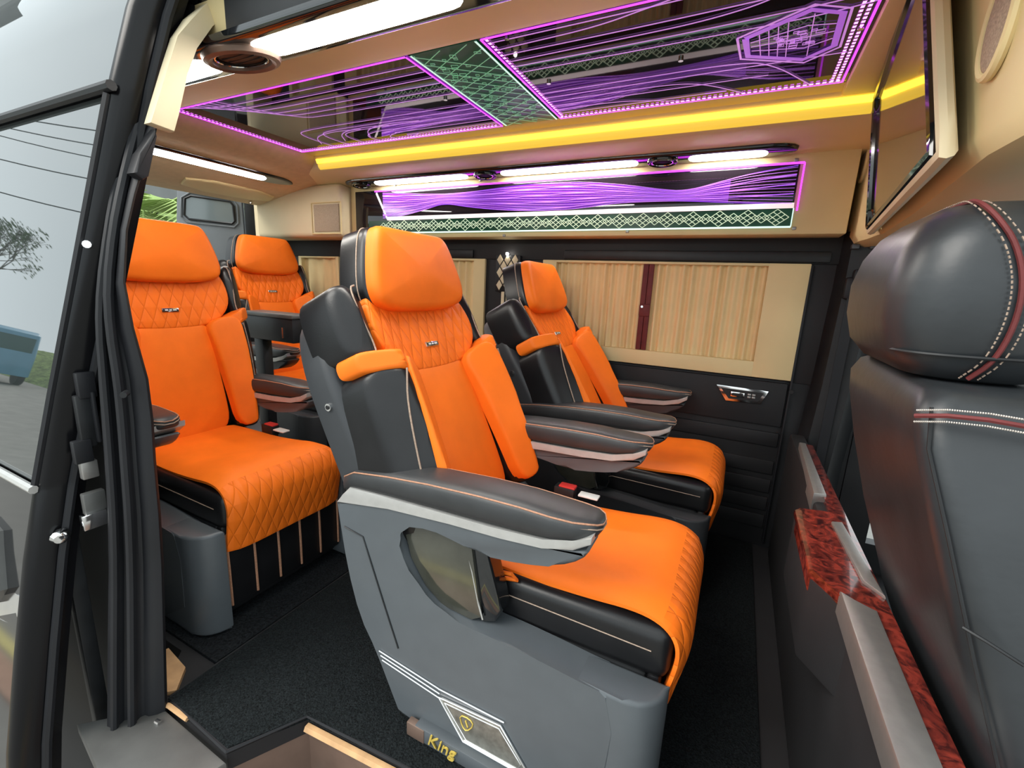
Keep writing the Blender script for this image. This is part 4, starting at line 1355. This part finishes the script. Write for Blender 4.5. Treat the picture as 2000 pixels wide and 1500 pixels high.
# header over the opening (body side above the door)
hd_ = MB(); hd_.prism([(0.66, 1.80), (0.74, 1.765), (0.80, 1.80), (0.80, 1.94), (0.70, 1.94)], sy, -1.30, 1.0)
struct(hd_.build('door_header', 'gloss_black'))

# ------------------------------------------------------------------ sliding door, slid to the rear outside the body
sd = empty('sliding_door', (-1.9, 0.35, 0.0), label='black sliding door with reflective window, slid open along the side of the van', cat='door')
dprof = [(-1.40, .215, -.22), (-1.40, .245, 0.0), (-1.42, .296, .236), (-1.438, .345, .45), (-1.449, .388, .615)]
gprof = [(-1.449, .392, .630), (-1.41, .436, .85), (-1.36, .481, 1.08), (-1.315, .527, 1.31), (-1.272, .568, 1.520)]
tprof = [(-1.266, .572, 1.545), (-1.24, .610, 1.70), (-1.21, .66, 1.86), (-1.20, .72, 1.95)]
def sheet(prof, x1, th, ex=0.0):
    mb = MB()
    rg = []
    for x, y, z in prof:
        xs = [x - ex + (x1 - x) * k / 10 for k in range(11)]
        rg.append([(q, y, z) for q in xs] + [(q, y + th, z) for q in xs[::-1]])
    mb.loft(rg)
    return mb
child_of(sheet(dprof, -2.75, 0.05, 0.02).build('lower_skin', 'door_paint'), sd)
child_of(sheet(gprof, -2.75, 0.012, 0.03).build('window_glass', 'door_glass'), sd)
child_of(sheet(tprof, -2.75, 0.05, 0.01).build('upper_skin', 'door_glass'), sd)
child_of(MB().tube([(-1.262, .560, 1.532), (-1.7, .560, 1.532), (-2.75, .560, 1.532)], 0.011, 8).build('upper_gasket', 'rubber'), sd)
child_of(MB().tube([(-1.455, .380, .622), (-1.9, .380, .622), (-2.75, .380, .622)], 0.010, 8).build('lower_gasket', 'silver'), sd)
# front edge of the door
fe = MB()
rg = []
for x, y, z in dprof + gprof + tprof:
    rg.append([(x - 0.03, y - 0.003, z), (x - 0.006, y - 0.002, z), (x + 0.008, y + 0.012, z), (x + 0.012, y + 0.05, z), (x + 0.008, y + 0.085, z), (x - 0.03, y + 0.09, z)])
fe.loft(rg)
child_of(fe.build('front_edge', 'door_edge', None, 0.9), sd)
edge_w = MB()
child_of(MB().tube([(x + 0.016, y + .055, z) for x, y, z in dprof + gprof + tprof], 0.010, 8).build('edge_seal', 'rubber'), sd)
gl_ = [(x - 0.018, y - 0.004, z) for x, y, z in gprof]
child_of(MB().tube(gl_, 0.009, 6).build('glass_edge_trim', 'rubber'), sd)
for q in ((190, 400), (175, 478)):
    p = at(*q, x=-1.345)
    b_ = MB(); b_.tube([p, p + Vector((0.018, -0.012, 0))], 0.0085, 10); child_of(b_.build('bolt', 'chrome'), sd)
p = at(120, 1048, x=-1.408)
b_ = MB(); b_.tube([p + Vector((-.01, .005, 0)), p + Vector((0.004, -0.006, 0)), p + Vector((.012, -.008, 0))], 0.017, 12, rfn=lambda t: 1 if t < .6 else .6); child_of(b_.build('door_bolt', 'chrome'), sd)
# latch bracket and mechanism in the gap between door and pillar
def gap_box(name, m, px0, py0, px1, py1, x, t=0.02, bev=0.003):
    a, b = at(px0, py0, x=x), at(px1, py1, x=x)
    mb = MB(); mb.box(x - t, x, a.y, b.y, b.z, a.z, bev)
    return child_of(mb.build(name, m), sd)
gap_box('latch_bracket', 'rubber', 148, 730, 192, 775, -1.37)
gap_box('latch_channel', 'dark_plastic', 146, 775, 192, 870, -1.375)
gap_box('latch_bar', 'rubber', 186, 765, 193, 865, -1.365)
gap_box('latch_bracket', 'rubber', 142, 865, 186, 900, -1.37)
gap_box('hinge_arm', 'brushed_plate', 158, 905, 196, 930, -1.38)
gap_box('hinge_plate', 'grey_metal', 162, 968, 214, 1010, -1.38)
gap_box('hinge_arm', 'chrome', 160, 1010, 214, 1022, -1.372)
gap_box('edge_channel', 'dark_plastic', 152, 1030, 205, 1500, -1.44, 0.03)
gap_box('latch_hook', 'grey_plastic', 184, 412, 200, 455, -1.345)
# door handle with recess, sticker
def on_skin(px, py):
    """point on the lower skin seen at that pixel"""
    v = Vector((px - 1000.0, py - 750.0, FPX))
    d = Vector((AX.dot(v), AY.dot(v), AZ.dot(v)))
    best = None
    for k in range(1, 6000):
        t = k * 0.00002
        q = CAM + d * t
        for a, b in zip(dprof, dprof[1:]):
            if a[2] <= q.z <= b[2]:
                y = a[1] + (b[1] - a[1]) * (q.z - a[2]) / (b[2] - a[2])
                if q.y >= y:
                    return q
    return CAM + d * 0.0018
def skin_patch(name, m, pxs, h, bev=0.003, parent=sd):
    P_ = [on_skin(*q) for q in pxs]
    mb = MB()
    n = Vector((0, -0.98, 0.2))
    N2 = len(P_)
    mb.add([p + n * h for p in P_] + [p - n * 0.004 for p in P_],
           [tuple(range(N2)), tuple(range(2 * N2 - 1, N2 - 1, -1))] + [(i, i + N2, (i + 1) % N2 + N2, (i + 1) % N2) for i in range(N2)])
    return child_of(mb.build(name, m), parent)
skin_patch('handle_recess', 'dark_plastic', [(-40, 990), (40, 1030), (46, 1060), (44, 1170), (30, 1215), (-40, 1190)], 0.001)
skin_patch('handle_cup', 'chrome', [(-40, 1160), (22, 1150), (44, 1165), (42, 1195), (28, 1218), (10, 1212), (-40, 1185)], 0.003)
skin_patch('pull_handle', 'grey_metal', [(-50, 1000), (-10, 1010), (14, 1035), (16, 1150), (5, 1175), (-50, 1160)], 0.022)
stc = skin_patch('sticker', 'pale_card', [(-40, 905), (52, 962), (50, 1012), (-40, 960)], 0.0012)
skin_patch('sticker_print', 'blur_red', [(-40, 922), (40, 968), (40, 976), (-40, 930)], 0.0018)
skin_patch('sticker_print', 'blur_blue', [(-40, 938), (44, 985), (44, 996), (-40, 950)], 0.0018)

# ------------------------------------------------------------------ rear doors and what lies behind the van
rd = empty('rear_barn_door', (-3.2, 2.14, 0.2), label='grey inner face of the open rear door with a rounded window', cat='door')
RH = Vector((-3.2, 2.14, 0.0)); RE = Vector((-3.60, 1.84, 0.0))
ux = (RE - RH).normalized(); un = Vector((-ux.y, ux.x, 0))
if un.x < 0:
    un = -un
def rdp(p, q, h):
    return tuple(RH + ux * p + Vector((0, 0, q)) + un * h)
def rpx(px, py):
    v = Vector((px - 1000.0, py - 750.0, FPX)); d = Vector((AX.dot(v), AY.dot(v), AZ.dot(v)))
    t = (RH - CAM).dot(un) / d.dot(un); q = CAM + d * t
    return ((q - RH).dot(ux), q.z)
dpoly = [rpx(345, 340), rpx(470, 340), rpx(472, 402), rpx(478, 472), rpx(470, 640), rpx(340, 640)]
b_ = MB(); b_.prism(dpoly, rdp, -0.04, 0.0, bev=0.01); child_of(b_.build('door_panel', 'door_grey'), rd)
wpoly = [rpx(362, 388), rpx(374, 383), rpx(450, 394), rpx(456, 402), rpx(459, 432), rpx(454, 437), rpx(370, 428), rpx(361, 420)]
b_ = MB(); b_.prism(wpoly, rdp, -0.01, 0.006); child_of(b_.build('window_pane', 'pane_glass'), rd)
b_ = MB(); b_.tube([rdp(*q, 0.006) for q in wpoly], 0.008, 6, True); child_of(b_.build('window_seal', 'dark_plastic'), rd)
wl2 = [rpx(355, 386), rpx(372, 376), rpx(455, 390), rpx(464, 402), rpx(466, 436), rpx(458, 444), rpx(366, 434), rpx(354, 424)]
b_ = MB(); b_.tube([rdp(*q, 0.002) for q in wl2], 0.007, 6, True); child_of(b_.build('window_rim', 'door_grey'), rd)
b_ = MB(); b_.prism([rpx(472, 340), rpx(500, 340), rpx(505, 470), rpx(482, 470)], rdp, -0.06, 0.012, bev=0.01); child_of(b_.build('hinge_post', 'dark_plastic'), rd)
# rear end frame of the far side
rf = MB(); rf.box(-3.14, -3.06, 2.14, 2.36, 0.0, 1.65, 0.01)
struct(rf.build('wall_rear', 'beige_light'))

# building behind
bh = empty('grey_building', (-13.0, 3.0, -0.65), label='grey shop building with a dark opening standing beyond the palm', cat='building')
b_ = MB(); b_.box(-3, 3, -2.2, 14, 2.95, 6.5); b_.build('upper_wall', 'concrete', bh)
b_ = MB(); b_.box(-3, 2.2, -2.2, 14, 0.0, 2.95); b_.build('shop_front', 'dark_trim', bh)
for k in range(5):
    b_ = MB(); b_.box(2.7, 3.0, -2.2 + 3.5 * k, -1.9 + 3.5 * k, 0.0, 2.95); b_.build('post', 'concrete', bh)
wb = MB(); wb.box(-9.9, -9.6, 2.0, 9.0, -0.65, 1.05)
tag(wb.build('garden_wall', 'cream_wall'), 'low cream garden wall behind the open rear door', 'wall')


def palm(name, base, h, nf, L, seed, label, mm='leaf'):
    rr = random.Random(seed)
    r = empty(name, base, label=label, cat='palm')
    MB().tube([(0, 0, 0), (.03, .02, h * .5), (0, 0, h)], 0.09, 8, rfn=lambda t: 1 - .3 * t).build('trunk', 'bark', r)
    for k in range(nf):
        az = 2 * math.pi * k / nf + rr.uniform(-.2, .2)
        el = rr.uniform(.25, 1.1)
        mb = MB()
        pts = []
        p = Vector((0, 0, h)); e = el
        for i in range(13):
            pts.append(p.copy())
            p = p + Vector((math.cos(az) * math.cos(e), math.sin(az) * math.cos(e), math.sin(e))) * (L / 12)
            e -= 0.15
        mb.tube(pts, 0.012, 4, rfn=lambda t: 1 - .8 * t)
        sd_ = Vector((-math.sin(az), math.cos(az), 0))
        for i in range(2, 13):
            for s in (-1, 1):
                for sub in (0, .5):
                    q = pts[i] if sub == 0 or i == 12 else pts[i].lerp(pts[i + 1], .5)
                    dr = (pts[i] - pts[i - 1]).normalized()
                    l = L * .34 * (1 - abs(i - 6) / 12)
                    tip = q + sd_ * s * l * .8 + dr * l * .5 + Vector((0, 0, -l * .35))
                    w = dr * 0.022
                    mb.add([q - w, q + w, tip, q.lerp(tip, .5) + w * 1.5 + Vector((0, 0, .01))], [(0, 1, 3), (0, 3, 2)])
        mb.build('frond', mm, r)
    return r


palm('palm_plant', (-6.6, 3.1, -0.65), 2.35, 20, 1.5, 3, 'bright green feathery palm seen through the rear opening beside the grey door')
palm('palm_plant', (-7.9, 5.9, -0.65), 2.4, 16, 1.4, 8, 'green palm growing behind the hinge side of the grey rear door')

# ------------------------------------------------------------------ street side, mirrored in the door glass
gr = MB()
V, F = [], []
nx_, ny_ = 50, 10
for j in range(ny_ + 1):
    for i in range(nx_ + 1):
        x = -60 + 50 * i / nx_; y = -24 + 16.8 * j / ny_
        hgt = 0.0 if j in (0, ny_) else 0.85 + random.uniform(-.2, .25)
        V.append((x, y, -0.66 + hgt))
for j in range(ny_):
    for i in range(nx_):
        a = j * (nx_ + 1) + i
        F.append((a, a + 1, a + nx_ + 2, a + nx_ + 1))
gr.add(V, F)
tag(gr.build('grass_verge', 'grass'), 'rough green grass verge along the street opposite the door', 'grass', kind='stuff')


def tree(base, h, seed, label):
    rr = random.Random(seed)
    r = empty('bare_tree', base, label=label, cat='tree')
    tw = MB()
    MB().tube([(0, 0, 0), (.1, .05, h * .25), (0, 0, h * .45)], 0.16, 8, rfn=lambda t: 1 - .4 * t).build('trunk', 'bark', r)
    lf = MB()

    def grow(p, d, l, rad, lv):
        q = p + d * l
        tw.tube([p, p.lerp(q, .5) + Vector((rr.uniform(-.05, .05),) * 3) * l, q], rad, 4, rfn=lambda t: 1 - .4 * t)
        if lv == 0:
            for k in range(2):
                c = q + Vector((rr.uniform(-.3, .3), rr.uniform(-.3, .3), rr.uniform(-.3, .3)))
                s = rr.uniform(.04, .10)
                lf.add([c + Vector((s, 0, 0)), c + Vector((0, s, s)), c + Vector((-s, 0, 0)), c + Vector((0, -s, -s))], [(0, 1, 2, 3)])
            return
        for k in range(3):
            nd = (d + Vector((rr.uniform(-.8, .8), rr.uniform(-.8, .8), rr.uniform(-.25, .7)))).normalized()
            grow(q, nd, l * .72, rad * .6, lv - 1)
    for k in range(5):
        a = 2 * math.pi * k / 5
        grow(Vector((0, 0, h * .42)), Vector((math.cos(a) * .6, math.sin(a) * .6, .8)).normalized(), h * .18, .06, 4)
    tw.build('branches', 'bark', r)
    tag(lf.build('leaves', 'leaf_dark', r), kind='stuff')


tree((-31.0, -5.9, -0.65), 7.5, 5, 'thinly leaved tree mirrored in the window of the sliding door')

# blue parked van
bv = empty('blue_van', (-24.0, -5.4, -0.65), label='light blue parked van with dark windows mirrored in the sliding door', cat='van')
V, F = [], []
prof_v = [(-1.9, .35), (-1.95, .9), (-1.75, 1.15), (-1.45, 1.85), (-1.2, 1.95), (1.6, 1.95), (1.8, 1.85), (1.95, 1.1), (1.95, .35)]
b_ = MB(); b_.prism(prof_v, sx, -0.85, 0.85, bev=0.08, seg=3); b_.build('body', 'blue_paint', bv)
b_ = MB(); b_.prism([(-1.62, 1.2), (-1.40, 1.75), (1.62, 1.78), (1.78, 1.2)], sx, -0.86, 0.86); b_.build('side_windows', 'dark_glass', bv)
b_ = MB(); b_.box(1.80, 1.93, -0.7, 0.7, 1.2, 1.72); b_.build('rear_window', 'dark_glass', bv)
for x in (-1.2, 1.2):
    for y in (-.8, .8):
        b_ = MB(); b_.tube([(x, y - .1, .33), (x, y + .1, .33)], 0.33, 18); b_.build('wheel', 'rubber', bv)

# utility pole with wires
up = empty('utility_pole', (-26.0, -3.0, -0.65), label='utility pole carrying drooping wires mirrored in the door glass', cat='pole')
MB().tube([(0, 0, 0), (0, 0, 9.5)], 0.14, 8).build('mast', 'concrete', up)
b_ = MB(); b_.box(-.06, .06, -1.0, 1.0, 8.6, 8.75); b_.build('cross_arm', 'bark', up)
b_ = MB(); b_.tube([(.15, .0, 7.3), (.15, 0, 8.1)], 0.22, 10); b_.build('transformer', 'concrete', up)
for k, (y0, z0) in enumerate(((-.9, 8.75), (0.0, 8.75), (.9, 8.7), (.2, 7.6), (.1, 6.6))):
    pts = []
    for i in range(25):
        t = i / 24
        pts.append((t * 34, y0 - 6.5 * t, z0 - 0.3 * t - 1.3 * 4 * t * (1 - t)))
    MB().tube(pts, 0.018, 4).build('wire', 'rubber', up)
